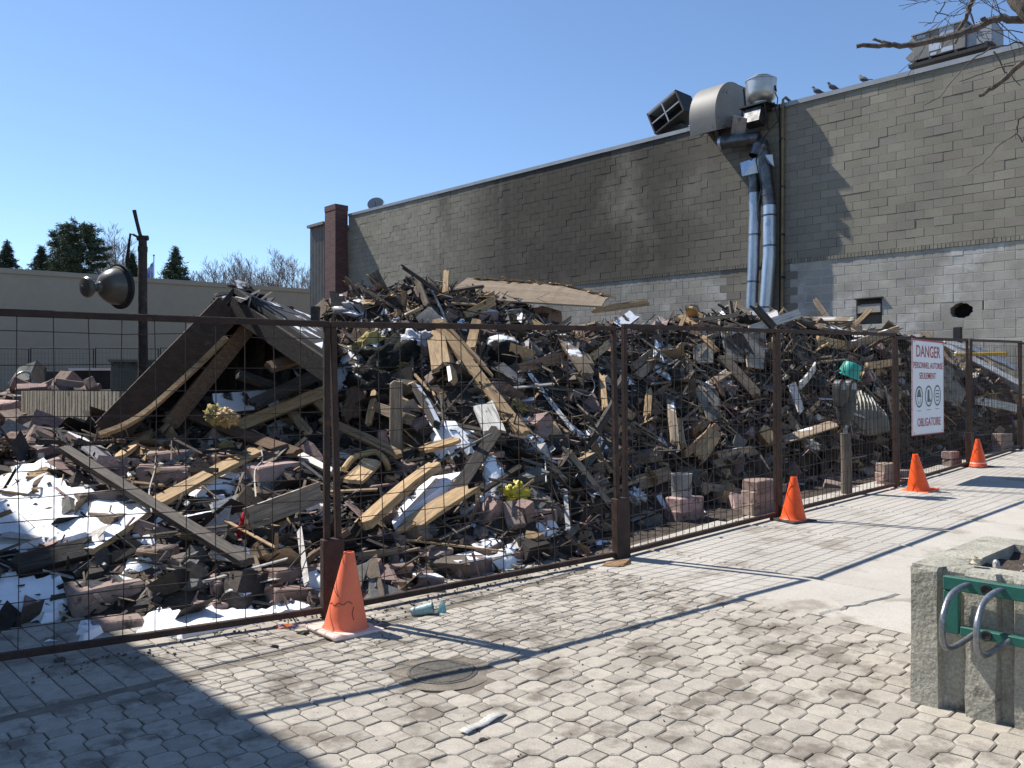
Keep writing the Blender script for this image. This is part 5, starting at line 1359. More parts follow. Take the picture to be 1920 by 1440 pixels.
# ---- loose sheets
def sheet(pts, m, label, name='sheet_panel', cat='panel', th=.02, d=None, lift=.2, wav=.0):
    q = [surf(x, y, lift) for x, y in pts]
    c = sum(q, Vector()) / len(q); n = (q[1] - q[0]).cross(q[-1] - q[0]).normalized()
    mb = MB(); mb.prism(q, n * th); return tag(mb.obj(name, m), label, cat)
sheet([(1393, 638), (1437, 634), (1432, 704), (1402, 700)], 'board_grey', 'tan sooty sheet standing in the blackened heap', lift=.25)
sheet([(1352, 625), (1392, 622), (1396, 690), (1362, 682)], 'board_grey', 'grey door-like sheet leaning in the blackened heap', lift=.2)
sheet([(1300, 660), (1340, 645), (1338, 690), (1302, 690)], 'board_grey', 'small square tan sheet near the blue cloth', lift=.2)
sheet([(1290, 712), (1345, 735), (1355, 790), (1330, 800)], 'board_grey', 'dark grey panel sloping in the blackened heap', lift=.15)
sheet([(1769, 694), (1783, 690), (1814, 742), (1800, 770), (1770, 765)], 'board_grey', 'brown grey sheet leaning right behind the danger sign', lift=.2)
sheet([(655, 905), (740, 875), (760, 890), (690, 925)], 'plywood', 'flat brown sheet half buried near the tan offcuts', lift=.06)
sheet([(600, 860), (640, 845), (660, 880), (615, 900)], 'board_grey', 'small grey sheet behind the first fence joint', lift=.08)
sheet([(780, 905), (870, 890), (850, 935), (740, 1000), (735, 985)], 'snow', 'snow covered board beside the clean tan plank', lift=.08)
sheet([(1230, 640), (1262, 630), (1258, 720), (1225, 700)], 'cloth_grey', 'pale crumpled sheet under weathered leaning planks', lift=.12)
sheet([(205, 850), (300, 850), (330, 885), (250, 895)], 'shingle', 'grey roofing sheet lying beside ribbed planter', lift=.06)
sheet([(1478, 735), (1492, 728), (1508, 780), (1500, 790)], 'white_wood', 'narrow white panel edge standing beside the meter heads', lift=.25)
# corrugated curved sheet, splayed like a fan
cg = thing('corrugated_sheet', 'curled scorched corrugated metal sheet below the teal tub', 'corrugated sheet', surf(1625, 812, .1))
mb = MB(); n = 44; tp = [(1588, 742), (1610, 730), (1632, 742), (1650, 770)]; bt = [(1585, 812), (1612, 818), (1645, 816), (1668, 808)]
dcg = cg.location.y
rows_ = []
for k in range(n + 1):
    t_ = k / n; a = along([P(x, y, dcg + .25) for x, y in tp], t_); b = along([P(x, y, dcg - .12) for x, y in bt], t_); wv = .022 * math.sin(k * 2 * math.pi / 4)
    mid = a.lerp(b, .5) + Vector((0, -.10, .07))
    rows_.append([p + Vector((0, -wv, wv * .5)) - cg.location for p in (a, a.lerp(mid, .6) + Vector((0, -.03, .02)), mid, mid.lerp(b, .55), b)])
for r_ in rows_: mb.v += [tuple(p) for p in r_]
for k in range(n):
    for s_ in range(4): q = k * 5 + s_; mb.f.append((q, q + 5, q + 6, q + 1)); mb.c.append(None)
o = mb.obj('ribbed_metal', 'corr', cg, True); sol = o.modifiers.new('s', 'SOLIDIFY'); sol.thickness = .004
# teal tub (upturned)
tp_ = surf(1590, 714, .18); tt = thing('teal_tub', 'teal plastic tub upside down on the blackened heap', 'tub', tp_)
mb = MB(); mb.lathe([(.175, 0), (.185, .0), (.185, .02), (.170, .025), (.160, .10), (.145, .19), (.12, .225), (0, .235)], 28, Matrix.Rotation(.35, 4, 'Y') @ Matrix.Rotation(.15, 4, 'X')); mb.obj('shell', 'teal', tt, True)
mb = MB(); mb.lathe([(.186, -.004), (.196, -.004), (.196, .022), (.186, .022)], 28, Matrix.Rotation(.35, 4, 'Y') @ Matrix.Rotation(.15, 4, 'X')); mb.obj('rim', 'teal', tt, True)
# dented bucket of concrete
bk = P(1278, 932, 8.75); bt_ = thing('dented_bucket', 'dented grey cylindrical bucket standing on two stacked blocks', 'bucket', bk)
mb = MB(); mb.lathe([(0, 0), (.105, 0), (.108, .02), (.112, .23), (.116, .235), (.116, .25), (.104, .25), (.10, .2), (0, .19)], 24); o = mb.obj('shell', 'dish', bt_, True)
for v in o.data.vertices: v.co += Vector(noise.noise_vector(Vector(v.co) * 9)) * .008
mb = MB(); mb.tube([(-.11, 0, .22), (-.13, -.03, .14), (-.05, -.125, .08), (.06, -.12, .09), (.115, -.02, .2)], .004, 5); mb.obj('handle', 'wire', bt_)
# rolled carpet, fabric, insulation and other bundles
def bundle(name, px, py, d, size, m, label, cat, rot=(0, 0, 0), freq=3.2, amp=.28, sub=4):
    bm = bmesh.new(); bmesh.ops.create_icosphere(bm, subdivisions=sub, radius=.5); s_ = rd.uniform(0, 99)
    for v in bm.verts:
        p = v.co.copy(); k = 1 + amp * 1.6 * noise.noise(p * freq + Vector((s_, 0, 0))) + amp * .7 * noise.noise(p * freq * 2.7 + Vector((0, s_, 0)))
        fold = .10 * amp * math.sin(p.x * 19 + 5 * noise.noise(p * 2 + Vector((s_, 3, 0))))
        k += amp * .35 * noise.noise(p * freq * 6 + Vector((s_, s_, 0))); fold += .06 * amp * math.sin(p.z * 31 + 4 * noise.noise(p * 3))
        v.co = Vector((p.x * size[0] * (k + fold), p.y * size[1] * (k + fold), p.z * size[2] * (k + fold)))
    me = bpy.data.meshes.new(name); bm.to_mesh(me); bm.free(); me.materials.append(M[m]); me.polygons.foreach_set('use_smooth', [True] * len(me.polygons))
    o = bpy.data.objects.new(name, me); COL.objects.link(o); p = P(px, py, d) if d else surf(px, py, .06)
    o.matrix_world = T(p) @ Matrix.Rotation(rot[2], 4, 'Z') @ Matrix.Rotation(rot[1], 4, 'Y') @ Matrix.Rotation(rot[0], 4, 'X'); return tag(o, label, cat)
bundle('rolled_carpet', 735, 672, None, (.75, .5, .42), 'cloth_dark', 'big dark green-black rolled carpet with snow on the tall heap', 'carpet', (0, -.35, .2))
bundle('insulation_roll', 690, 650, None, (.38, .3, .22), 'insul', 'yellowish insulation roll at the end of the dark carpet', 'insulation', (0, -.5, 0), 5, .35)
bundle('insulation_roll', 752, 690, None, (.3, .22, .18), 'insul', 'lumpy insulation clump under the dark carpet', 'insulation', (0, .2, 0), 6, .4)
bundle('crumpled_cloth', 690, 592, crest_d(690) - .1, (.6, .4, .28), 'cloth_grey', 'crumpled grey white sheet draped at the crest above the fence joint', 'cloth', (0, .2, .4), 4, .5, 4)
bundle('crumpled_cloth', 745, 595, crest_d(745) - .1, (.35, .3, .16), 'cloth_grey', 'small folded pale sheet beside the bigger crumpled one', 'cloth', (0, .2, .1), 4, .5, 4)
bundle('charred_bundle', 800, 590, crest_d(800), (.7, .5, .5), 'cloth_dark', 'black charred bundle of fabric at the crest below the stub', 'bundle', (0, .4, .1), 5, .4, 4)
bundle('charred_mattress', 700, 735, None, (.55, .3, .4), 'cloth_dark', 'charred mattress end bulging from the tall heap', 'mattress', (.2, .3, .1), 4, .3)
bundle('snowy_cloth', 785, 655, None, (.40, .3, .35), 'cloth_grey', 'snow covered cloth right of the dark carpet', 'cloth', (0, .6, 0), 3, .35, 4)
bundle('burnt_basket', 942, 668, None, (.52, .45, .42), 'cloth_dark', 'round black wiry burnt basket shape high on the heap', 'basket', (.2, .2, 0), 3, .12, 4)
bundle('blue_cloth', 1278, 645, None, (.2, .15, .16), 'cloth_dark', 'dark bluish rag hung over planks near the second joint', 'rag', (0, 0, 0), 5, .5)
bundle('insulation_roll', 408, 780, 7.6, (.22, .15, .16), 'insul', 'yellow insulation lump under the roof opening', 'insulation', (0, .5, 0), 6, .4)
bundle('insulation_roll', 425, 845, None, (.2, .12, .12), 'insul', 'yellow insulation scrap below the brown stud', 'insulation', (0, .1, 0), 6, .4)
bundle('insulation_roll', 965, 765, None, (.22, .12, .14), 'insul', 'shredded yellow insulation beside the longest tan beam', 'insulation', (0, .4, 0), 8, .6)
bundle('yellow_bag', 968, 932, None, (.22, .15, .2), 'yellow_bag', 'bright yellow plastic bag low on the heap', 'bag', (0, .3, 0), 5, .5)
bundle('red_rag', 577, 925, None, (.16, .12, .10), 'red_cloth', 'red rag beside the first fence joint', 'rag', (0, 0, 0), 6, .5)
bundle('red_strap', 452, 1005, None, (.06, .05, .36), 'red_cloth', 'long narrow red bag hanging by the weathered wide board', 'bag', (0, .22, 0), 7, .3)
bundle('purple_rag', 1887, 790, None, (.2, .15, .17), 'purple_cloth', 'purple rag near the last stacked blocks', 'rag', (0, 0, 0), 6, .5)
bundle('orange_scrap', 428, 782, 7.5, (.17, .12, .12), 'hose', 'orange foam scrap under the roof opening', 'foam', (0, .4, 0), 6, .5)
bundle('white_bag', 1515, 838, None, (.26, .2, .14), 'paper', 'white crumpled plastic bag at the foot of the blackened heap', 'bag', (0, .3, 0), 6, .5)
bundle('white_bag', 1190, 935, None, (.2, .16, .14), 'cloth_grey', 'grey white crumpled bag by the second fence joint', 'bag', (0, .3, 0), 6, .5)
tube_thing('bent_hose', [surf(645, 897, .2), surf(662, 877, .22), surf(685, 870, .24), surf(707, 868, .24), surf(722, 880, .2), surf(728, 888, .1)], .03, 'hose', 'curved tan hose arching over boards behind the second panel', 'hose')
for (pts, m, lab) in (([(985, 830), (1000, 850), (1020, 870), (1024, 920)], 'white_cable', 'thin pale cable hanging down the tall heap'), ([(1075, 745), (1105, 755), (1115, 735), (1105, 715)], 'white_cable', 'curly pale wire loop among blocks near the crest'),
        ([(540, 1090), (570, 1055), (600, 1035), (632, 1035)], 'wire', 'thin dark wire arching to the first fence joint'), ([(285, 980), (280, 940), (290, 900), (293, 870)], 'white_cable', 'thin twisted wire standing from the tan plank'), ([(480, 950), (478, 900), (492, 880), (490, 860)], 'white_cable', 'looped pale wire by the pink block'),
        ([(690, 700), (640, 745), (680, 770)], 'cable', 'black cable drooping from dark carpet'), ([(1520, 640), (1545, 655), (1560, 630), (1575, 615)], 'white_cable', 'tangled pale green string on the blackened crest'), ([(940, 560), (965, 570), (1000, 572), (1030, 560)], 'white_cable', 'cable strung under the plywood sheet')):
    tube_thing('loose_wire', [surf(x, y, .2) for x, y in pts], .006, m, lab, 'wire', 5)
mb = MB(); c_ = surf(438, 1140, .03); mt = frame(c_, (-.25, -1, .15), Z); mb.lathe([(0, .02), (.10, .02), (.115, .01), (.12, -.05), (.11, -.22), (0, -.22)], 22, mt @ Matrix.Rotation(rad(90), 4, 'Y')); o = mb.obj('charred_log', 'char_snow', None, False)
for v in o.data.vertices: v.co += Vector(noise.noise_vector(Vector(v.co) * 14)) * .012
tag(o, 'sawn charred log end with snowy rim by the fence', 'log')
# far right steel
for (a, b, da, db, w, t, m, lab) in (((1771, 645), (1915, 722), 17.0, 16.3, .12, .07, 'white_metal', 'long pale steel channel sloping down past the danger sign'), ((1818, 650), (1905, 690), 17.2, 16.9, .12, .07, 'white_metal', 'shorter pale steel channel above the long one'), ((1827, 750), (1905, 765), 15.6, 15.9, .15, .04, 'white_wood', 'white board lying low beyond the danger sign'), ((1770, 640), (1840, 660), 17.3, 17.2, .14, .06, 'white_metal', 'pale steel channel lying at the top of the far debris'), ((1790, 700), (1905, 775), 16.2, 15.9, .10, .05, 'grey_wood', 'grey joist under the long steel channel')):
    plank(P(*a, da), P(*b, db), w, t, m, lab, 'channel', roll=.4, jag=(.0, .0))
tube_thing('yellow_pipe', [surf(1790, 669, .1), surf(1840, 668, .1), surf(1888, 667, .1)], .03, 'yellow_pipe', 'straight yellow pipe lying level beyond the danger sign', 'pipe')

# ================================================================== BLOCKS
def block_variant(k):
    rr = random.Random(100 + k); bm = bmesh.new(); bmesh.ops.create_cube(bm, size=1.0)
    sx, sy, sz = (1.0, .62, .42) if k < 8 else (1.0, .8, .55)
    for v in bm.verts: v.co = Vector((v.co.x * sx * rr.uniform(.9, 1.05), v.co.y * sy * rr.uniform(.88, 1.05), v.co.z * sz * rr.uniform(.85, 1.05)))
    bmesh.ops.bevel(bm, geom=list(bm.edges), offset=.035, segments=1, affect='EDGES')
    es = [e for e in bm.edges if e.calc_length() > .3]
    bmesh.ops.subdivide_edges(bm, edges=es, cuts=1, use_grid_fill=True)
    rough = .045 if k % 2 else .07
    for v in bm.verts:
        n = noise.noise_vector(v.co * 3.1 + Vector((k * 7.7, 0, 0))) * rough * .6 + noise.noise_vector(v.co * 9 + Vector((0, k * 3.3, 0))) * rough * .35
        v.co += n
    if k % 3 == 0:   # broken corner
        pl = Vector((rr.choice((-1, 1)) * .5, rr.choice((-1, 1)) * .35, rr.choice((-1, 1)) * .2)); nn = pl.normalized()
        r_ = bmesh.ops.bisect_plane(bm, geom=bm.verts[:] + bm.edges[:] + bm.faces[:], plane_co=pl * .62, plane_no=nn, clear_outer=True)
        bmesh.ops.holes_fill(bm, edges=[e for e in bm.edges if e.is_boundary], sides=0)
    bmesh.ops.recalc_face_normals(bm, faces=bm.faces)
    me = bpy.data.meshes.new('broken_block'); bm.to_mesh(me); bm.free(); return me
BV = {m: [] for m in ('block', 'block_grey', 'block_snow')}
for k in range(12):
    me = block_variant(k)
    for m in BV:
        c = me.copy(); c.materials.append(M[m]); BV[m].append(c)
placed = []
def put_block(p, size, rot, m, label, group=None, k=None, name='broken_block', cat='block'):
    me = BV[m][rd.randrange(12) if k is None else k]; o = bpy.data.objects.new(name, me); COL.objects.link(o)
    o.matrix_world = T(p) @ rot @ Matrix.Diagonal((size, size, size, 1)); placed.append((p.x, p.y, size)); return tag(o, label, cat, group)
def tilt_rot(p, rng, amt=.35):
    n = hnorm(p.x, p.y); q = Z.rotation_difference((n + Vector((rng.gauss(0, amt), rng.gauss(0, amt), 0))).normalized()); return q.to_matrix().to_4x4() @ RZ(rng.uniform(0, 6.28))
# traced blocks: px, py (centre), width px, yaw (None: random), material, label
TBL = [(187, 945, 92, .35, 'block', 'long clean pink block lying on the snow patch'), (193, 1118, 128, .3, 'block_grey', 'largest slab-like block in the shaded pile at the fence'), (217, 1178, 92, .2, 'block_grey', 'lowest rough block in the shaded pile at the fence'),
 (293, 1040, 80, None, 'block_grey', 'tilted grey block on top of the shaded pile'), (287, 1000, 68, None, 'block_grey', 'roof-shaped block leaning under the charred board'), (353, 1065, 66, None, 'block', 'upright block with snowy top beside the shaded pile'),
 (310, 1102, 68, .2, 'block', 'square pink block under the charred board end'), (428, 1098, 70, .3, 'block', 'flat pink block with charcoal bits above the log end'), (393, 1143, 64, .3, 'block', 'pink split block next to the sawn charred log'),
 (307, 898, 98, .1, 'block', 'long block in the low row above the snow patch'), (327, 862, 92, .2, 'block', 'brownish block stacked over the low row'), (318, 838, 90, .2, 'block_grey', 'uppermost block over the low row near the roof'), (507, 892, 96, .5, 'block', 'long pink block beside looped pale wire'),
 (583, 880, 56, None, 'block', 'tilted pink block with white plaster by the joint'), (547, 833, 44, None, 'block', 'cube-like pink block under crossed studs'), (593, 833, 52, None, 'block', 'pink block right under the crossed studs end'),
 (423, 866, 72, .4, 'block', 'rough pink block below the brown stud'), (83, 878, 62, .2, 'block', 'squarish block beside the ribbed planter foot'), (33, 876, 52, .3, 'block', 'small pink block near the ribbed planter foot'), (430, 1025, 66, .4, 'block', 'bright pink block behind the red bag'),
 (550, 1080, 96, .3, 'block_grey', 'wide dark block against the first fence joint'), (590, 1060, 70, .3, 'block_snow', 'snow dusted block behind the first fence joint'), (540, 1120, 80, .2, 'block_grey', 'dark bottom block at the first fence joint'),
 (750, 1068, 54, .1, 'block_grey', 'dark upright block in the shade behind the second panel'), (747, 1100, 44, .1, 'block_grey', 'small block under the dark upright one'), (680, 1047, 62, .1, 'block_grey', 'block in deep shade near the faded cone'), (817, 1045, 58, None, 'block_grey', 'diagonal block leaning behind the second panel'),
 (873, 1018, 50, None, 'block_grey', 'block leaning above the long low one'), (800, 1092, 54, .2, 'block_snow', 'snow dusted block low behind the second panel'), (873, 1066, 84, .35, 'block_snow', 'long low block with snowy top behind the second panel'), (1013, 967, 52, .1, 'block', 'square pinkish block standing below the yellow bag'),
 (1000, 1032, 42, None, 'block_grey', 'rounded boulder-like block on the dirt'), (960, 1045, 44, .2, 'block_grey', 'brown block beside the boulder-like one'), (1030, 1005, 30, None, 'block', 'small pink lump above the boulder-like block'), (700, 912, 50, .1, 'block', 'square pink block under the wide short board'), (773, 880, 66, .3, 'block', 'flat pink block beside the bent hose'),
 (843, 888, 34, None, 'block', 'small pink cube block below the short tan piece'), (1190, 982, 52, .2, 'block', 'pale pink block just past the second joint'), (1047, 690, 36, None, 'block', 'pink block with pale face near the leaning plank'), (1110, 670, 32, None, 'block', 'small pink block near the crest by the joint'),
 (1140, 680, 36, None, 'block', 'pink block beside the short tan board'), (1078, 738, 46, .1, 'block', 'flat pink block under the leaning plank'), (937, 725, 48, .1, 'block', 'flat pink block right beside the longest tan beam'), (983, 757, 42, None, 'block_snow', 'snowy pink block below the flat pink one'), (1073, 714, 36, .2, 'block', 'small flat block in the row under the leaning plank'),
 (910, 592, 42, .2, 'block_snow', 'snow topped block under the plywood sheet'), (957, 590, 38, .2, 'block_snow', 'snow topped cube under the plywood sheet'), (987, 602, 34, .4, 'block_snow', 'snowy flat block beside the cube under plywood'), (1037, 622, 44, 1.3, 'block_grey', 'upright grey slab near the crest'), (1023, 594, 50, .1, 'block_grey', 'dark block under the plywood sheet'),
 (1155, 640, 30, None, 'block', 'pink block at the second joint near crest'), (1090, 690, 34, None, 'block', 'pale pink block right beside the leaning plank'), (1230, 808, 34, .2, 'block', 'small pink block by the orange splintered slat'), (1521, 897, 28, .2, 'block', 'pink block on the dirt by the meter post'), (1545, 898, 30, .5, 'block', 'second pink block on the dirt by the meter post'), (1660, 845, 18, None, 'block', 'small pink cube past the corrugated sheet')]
for (px, py, w, yaw, m, lab) in TBL:
    p = surf(px, py, .0); sz = w * p.y / F * .98
    rot = tilt_rot(p, rd, .25) if yaw is None else (RZ(TH + yaw - .35 + rd.gauss(0, .1)) @ Matrix.Rotation(rd.gauss(0, .08), 4, 'X') @ Matrix.Rotation(rd.gauss(0, .1), 4, 'Y'))
    put_block(p + Vector((0, .02, .0)), sz, rot, m, lab)
# ballast stacks along the fence
def stack(px, pys, wpx, d, what):
    for i, py in enumerate(pys):
        p = P(px + rd.uniform(-2, 2), py, d); u, v = UV(p)
        pos = 'bottom' if i == 0 else ('top' if i == len(pys) - 1 else 'middle')
        put_block(p, wpx * d / F, RZ(TH + rd.gauss(-.2, .12)), rd.choice(('block', 'block')), f'{pos} block of the stack {what}', 'ballast blocks stacked by the fence', k=rd.choice((1, 5, 7)))
stack(1284, (967, 945), 68, 8.75, 'under the dented bucket'); stack(1424, (954, 932, 911), 62, 8.75, 'holding the third fence joint'); stack(1455, (958, 936, 915), 36, 8.9, 'tucked behind the third fence joint')
stack(1664, (908, 893, 876), 40, 10.7, 'near the leaning cone'); stack(1688, (905, 888), 34, 10.9, 'behind the fourth fence joint'); stack(1783, (883, 869, 853), 34, 12.4, 'behind the small whitish-footed cone'); stack(1879, (848, 835, 820), 36, 14.3, 'by the purple rag')
# loose blocks filling the heaps
def rand_block(u, v, smin, smax, mats, lift=.0):
    p = W(u, v, H(u, v)); s_ = rd.uniform(smin, smax)
    for (x, y, sz) in placed:
        if (x - p.x) ** 2 + (y - p.y) ** 2 < (.4 * (s_ + sz)) ** 2: return
    if near_traced(p, .10 + s_ * .6) and v < 12: return
    if v < 12 and any(inpoly(*pix(p), q) for q in SP): return
    reg = region(u, v); m = rd.choice(mats); tone = {'block': 'loose pink block', 'block_grey': 'loose grey brown block', 'block_snow': 'loose snow dusted block'}[m]
    put_block(p + Vector((0, 0, s_ * .10 + lift)), s_, tilt_rot(p, rd, .4), m, f'{tone} {reg}', f'{tone}s {reg}')
for k in range(95): rand_block(rd.uniform(3.0, 8.2), rd.gauss(15, 1.8), .28, .6, ('block', 'block', 'block_grey'))
for k in range(110): rand_block(rd.uniform(-.2, 4.8), rd.uniform(6.0, 9.5), .18, .38, ('block', 'block', 'block', 'block_grey', 'block_snow'))
for k in range(85): rand_block(rd.uniform(4.6, 8.8), rd.uniform(4.95, 8.3), .12, .30, ('block', 'block', 'block_grey', 'block_snow'))
for k in range(45): rand_block(rd.uniform(8.6, 15.5), rd.uniform(4.9, 7.0), .10, .24, ('block', 'block_grey'))
for k in range(20): rand_block(rd.uniform(15.5, 18.5), rd.uniform(5.0, 9), .12, .28, ('block', 'block_grey'))
for k in range(26):
    v = 4.98 + abs(rd.gauss(0, .16)); rand_block(rd.uniform(2.9, 5.2), v, .16, .32, ('block_grey', 'block_grey', 'block_snow'))
# loose boards filling the heaps
for k in range(230):
    u = rd.uniform(1.0, 18.5); cv = interp(u, CREST_V); v = rd.uniform(interp(u, TOE_V) + .3, cv + .4); p = W(u, v, H(u, v)); n = hnorm(p.x, p.y)
    L_ = rd.choice((.35, .5, .7, .9, 1.2)) * rd.uniform(.8, 1.2); w = rd.choice((.05, .07, .09, .12, .18) if u > 8.6 else (.04, .06, .09, .12)); a = rd.gauss(.6, .8)
    t1 = (Matrix.Rotation(a + TH, 3, 'Z') @ Vector((1, 0, 0))); t1 = (t1 - n * t1.dot(n)).normalized(); t1 = (t1 + n * rd.gauss(.12, .25)).normalized()
    if near_traced(p, .26) or any(inpoly(*pix(p), q) for q in SP): continue
    reg = region(u, v)
    m = rd.choices(('pine', 'grey_wood', 'brown_wood', 'char', 'char_snow', 'pine_snow'), (.16, .24, .12, .28, .12, .06) if u < 8.6 else (.14, .34, .12, .36, .03, .01))[0]
    nm = {'pine': 'loose tan board', 'grey_wood': 'loose weathered grey board', 'brown_wood': 'loose brown board', 'char': 'loose charred board', 'char_snow': 'loose charred board with snow', 'pine_snow': 'loose tan board with snow'}[m]
    c = p + n * (w * .4 + .05)
    plank(c - t1 * L_ / 2, c + t1 * L_ / 2, w, rd.choice((.02, .035, .045)), m, f'{nm} {reg}', 'board', f'{nm.replace("board", "boards")} {reg}', 'loose_board', rd.uniform(-.9, .9), (.06, .1), up=n)

# ================================================================== FINE DEBRIS (uncountable)
fd = MB(); rf_ = random.Random(5)
PAL = [((.028, .024, .022), 17), ((.06, .05, .043), 18), ((.11, .09, .073), 18), ((.20, .155, .115), 14), ((.36, .25, .145), 12), ((.29, .20, .18), 15), ((.13, .13, .125), 8), ((.42, .40, .38), 5)]
pc = [c for c, _ in PAL]; pw_ = [w for _, w in PAL]
cnt = 0
while cnt < 15000:
    u = rf_.uniform(-1, 19.4); tv = interp(u, TOE_V); cv = interp(u, CREST_V)
    v = rf_.uniform(tv - .1, cv + 1.2)
    if u > 16 and rf_.random() < .4: continue
    p = W(u, v, H(u, v)); cnt += 1
    if u < 9 and rf_.random() < .6 and any(inpoly(*pix(p), q) for q in SP): continue
    L_ = rf_.choice((.05, .08, .12, .18, .28, .42)) * rf_.uniform(.7, 1.3)
    kind = rf_.random()
    c = rf_.choices(pc, pw_)[0]; g = rf_.uniform(.75, 1.25); c = tuple(x * g for x in c)
    rot = RZ(rf_.uniform(0, 6.28)) @ Matrix.Rotation(rf_.gauss(0, .5), 4, 'Y') @ Matrix.Rotation(rf_.gauss(0, .6), 4, 'X')
    if kind < .62: fd.box(T(p + Vector((0, 0, rf_.uniform(.0, .06)))) @ rot, L_, rf_.uniform(.008, .03), rf_.uniform(.005, .02), c, rf_.uniform(0, .7), .05, rf_)
    elif kind < .82: fd.box(T(p + Vector((0, 0, .01))) @ rot, L_ * .6, L_ * .45, L_ * .3, c, .2, .18, rf_)
    else: fd.box(T(p + Vector((0, 0, .03))) @ rot, L_ * .8, L_ * .55, .006, c, .1, .2, rf_)
# laths slid down the slopes
for k in range(1100):
    u = rf_.uniform(2.5, 16.5); tv = interp(u, TOE_V); cv = interp(u, CREST_V); v = rf_.uniform(tv + .2, cv + .3); p = W(u, v, H(u, v)); n_ = hnorm(p.x, p.y)
    if u < 9 and any(inpoly(*pix(p), q) for q in SP): continue
    a = rf_.gauss(-.9, .9) if u < 8.6 else rf_.gauss(-.3, 1.0); t1 = Matrix.Rotation(a, 3, 'Z') @ Vector((1, 0, 0)); t1 = (t1 - n_ * t1.dot(n_)).normalized(); t1 = (t1 + n_ * rf_.gauss(.08, .16)).normalized()
    c = rf_.choices(pc, (18, 16, 16, 14, 12, 2, 8, 5))[0]; g = rf_.uniform(.75, 1.25); L_ = rf_.uniform(.3, .95)
    fd.box(frame(p + n_ * rf_.uniform(.03, .12), t1, n_) @ Matrix.Rotation(rf_.uniform(-.8, .8), 4, 'X'), L_, rf_.uniform(.012, .05), rf_.uniform(.008, .02), tuple(x * g for x in c), rf_.uniform(0, .5), .03, rf_)
# splinters bristling along the crest
for k in range(700):
    u = rf_.choice((rf_.uniform(4.6, 8), rf_.uniform(8.5, 16))); v = interp(u, CREST_V) + rf_.gauss(0, .35); p = W(u, v, H(u, v)); L_ = rf_.uniform(.1, .5)
    c = rf_.choices(pc, pw_)[0]; rot = RZ(rf_.uniform(0, 6.28)) @ Matrix.Rotation(rf_.uniform(-.9, .2), 4, 'Y')
    fd.box(T(p + Vector((0, 0, .06))) @ rot, L_, rf_.uniform(.008, .035), rf_.uniform(.006, .02), c, rf_.uniform(.1, .8), .04, rf_)
# rubble of the pink heap and the far lot
for k in range(2600):
    u = rf_.uniform(0, 12); v = rf_.uniform(9.5, 19); p = W(u, v, H(u, v)); L_ = rf_.uniform(.06, .3); g = rf_.uniform(.5, 1.2)
    c = rf_.choice(((.24, .165, .145), (.2, .14, .125), (.12, .10, .09), (.28, .24, .21)))
    fd.box(T(p) @ RZ(rf_.uniform(0, 6)) @ Matrix.Rotation(rf_.gauss(0, .5), 4, 'X'), L_, L_ * .7, L_ * .35, tuple(x * g for x in c), .2, .15, rf_)
o = stuff(fd.obj('fine_debris', 'debris', recalc=False)); o['label'] = 'mass of charred splinters, chips and shards covering the rubble heaps'; o['category'] = 'debris'

# ================================================================== SNOW
st_ = .045; nu = int((9.2 + 1.4) / st_); nv2 = int((9.0 - 4.4) / st_)
hgt = {}; msk = np.zeros((nu + 1, nv2 + 1))
for i in range(nu + 1):
    for j in range(nv2 + 1):
        u, v = -1.4 + i * st_, 4.4 + j * st_; z_ = max(H(u, v), street(u) if v < 4.75 else -9); p = W(u, v, z_); hgt[i, j] = z_
        x, y = pix(p); n1 = noise.noise((u * 2.1, v * 2.1, 9)) + .6 * noise.noise((u * 6, v * 6, 2)) + .35 * noise.noise((u * 15, v * 15, 4))
        wx, wy = x + 14 * noise.noise((u * 7, v * 7, 1)), y + 9 * noise.noise((u * 7, v * 7, 5))
        s_ = -1
        if any(inpoly(wx, wy, q) for q in SP): s_ = .55 + n1 * .35
        elif 4.4 < u < 8.6 and v > 4.9: s_ = n1 - .50 + .10 * math.exp(-((u - 5.8) / 1.5) ** 2)
        elif u <= 4.4 and v > 4.8: s_ = n1 - .50
        elif u > 8.6 and v > 5.4: s_ = n1 - .95
        msk[i, j] = s_
sn = MB(); idx = {}
for i in range(nu):
    for j in range(nv2):
        if max(msk[i, j], msk[i + 1, j], msk[i, j + 1], msk[i + 1, j + 1]) > 0:
            f_ = []
            for a, b in ((i, j), (i + 1, j), (i + 1, j + 1), (i, j + 1)):
                if (a, b) not in idx:
                    idx[a, b] = len(sn.v); s_ = msk[a, b]; u, v = -1.4 + a * st_, 4.4 + b * st_
                    th = .012 + .055 * min(1, max(0, s_) * 2.2) + .012 * noise.noise((u * 9, v * 9, 0)) if s_ > 0 else -.04
                    sn.v.append(tuple(W(u, v, hgt[a, b] + th)))
                f_.append(idx[a, b])
            sn.f.append(tuple(f_)); sn.c.append(None)
o = stuff(sn.obj('snow', 'snow', None, True, recalc=False)); o['label'] = 'patches of melting white snow lying between the rubble'; o['category'] = 'snow'
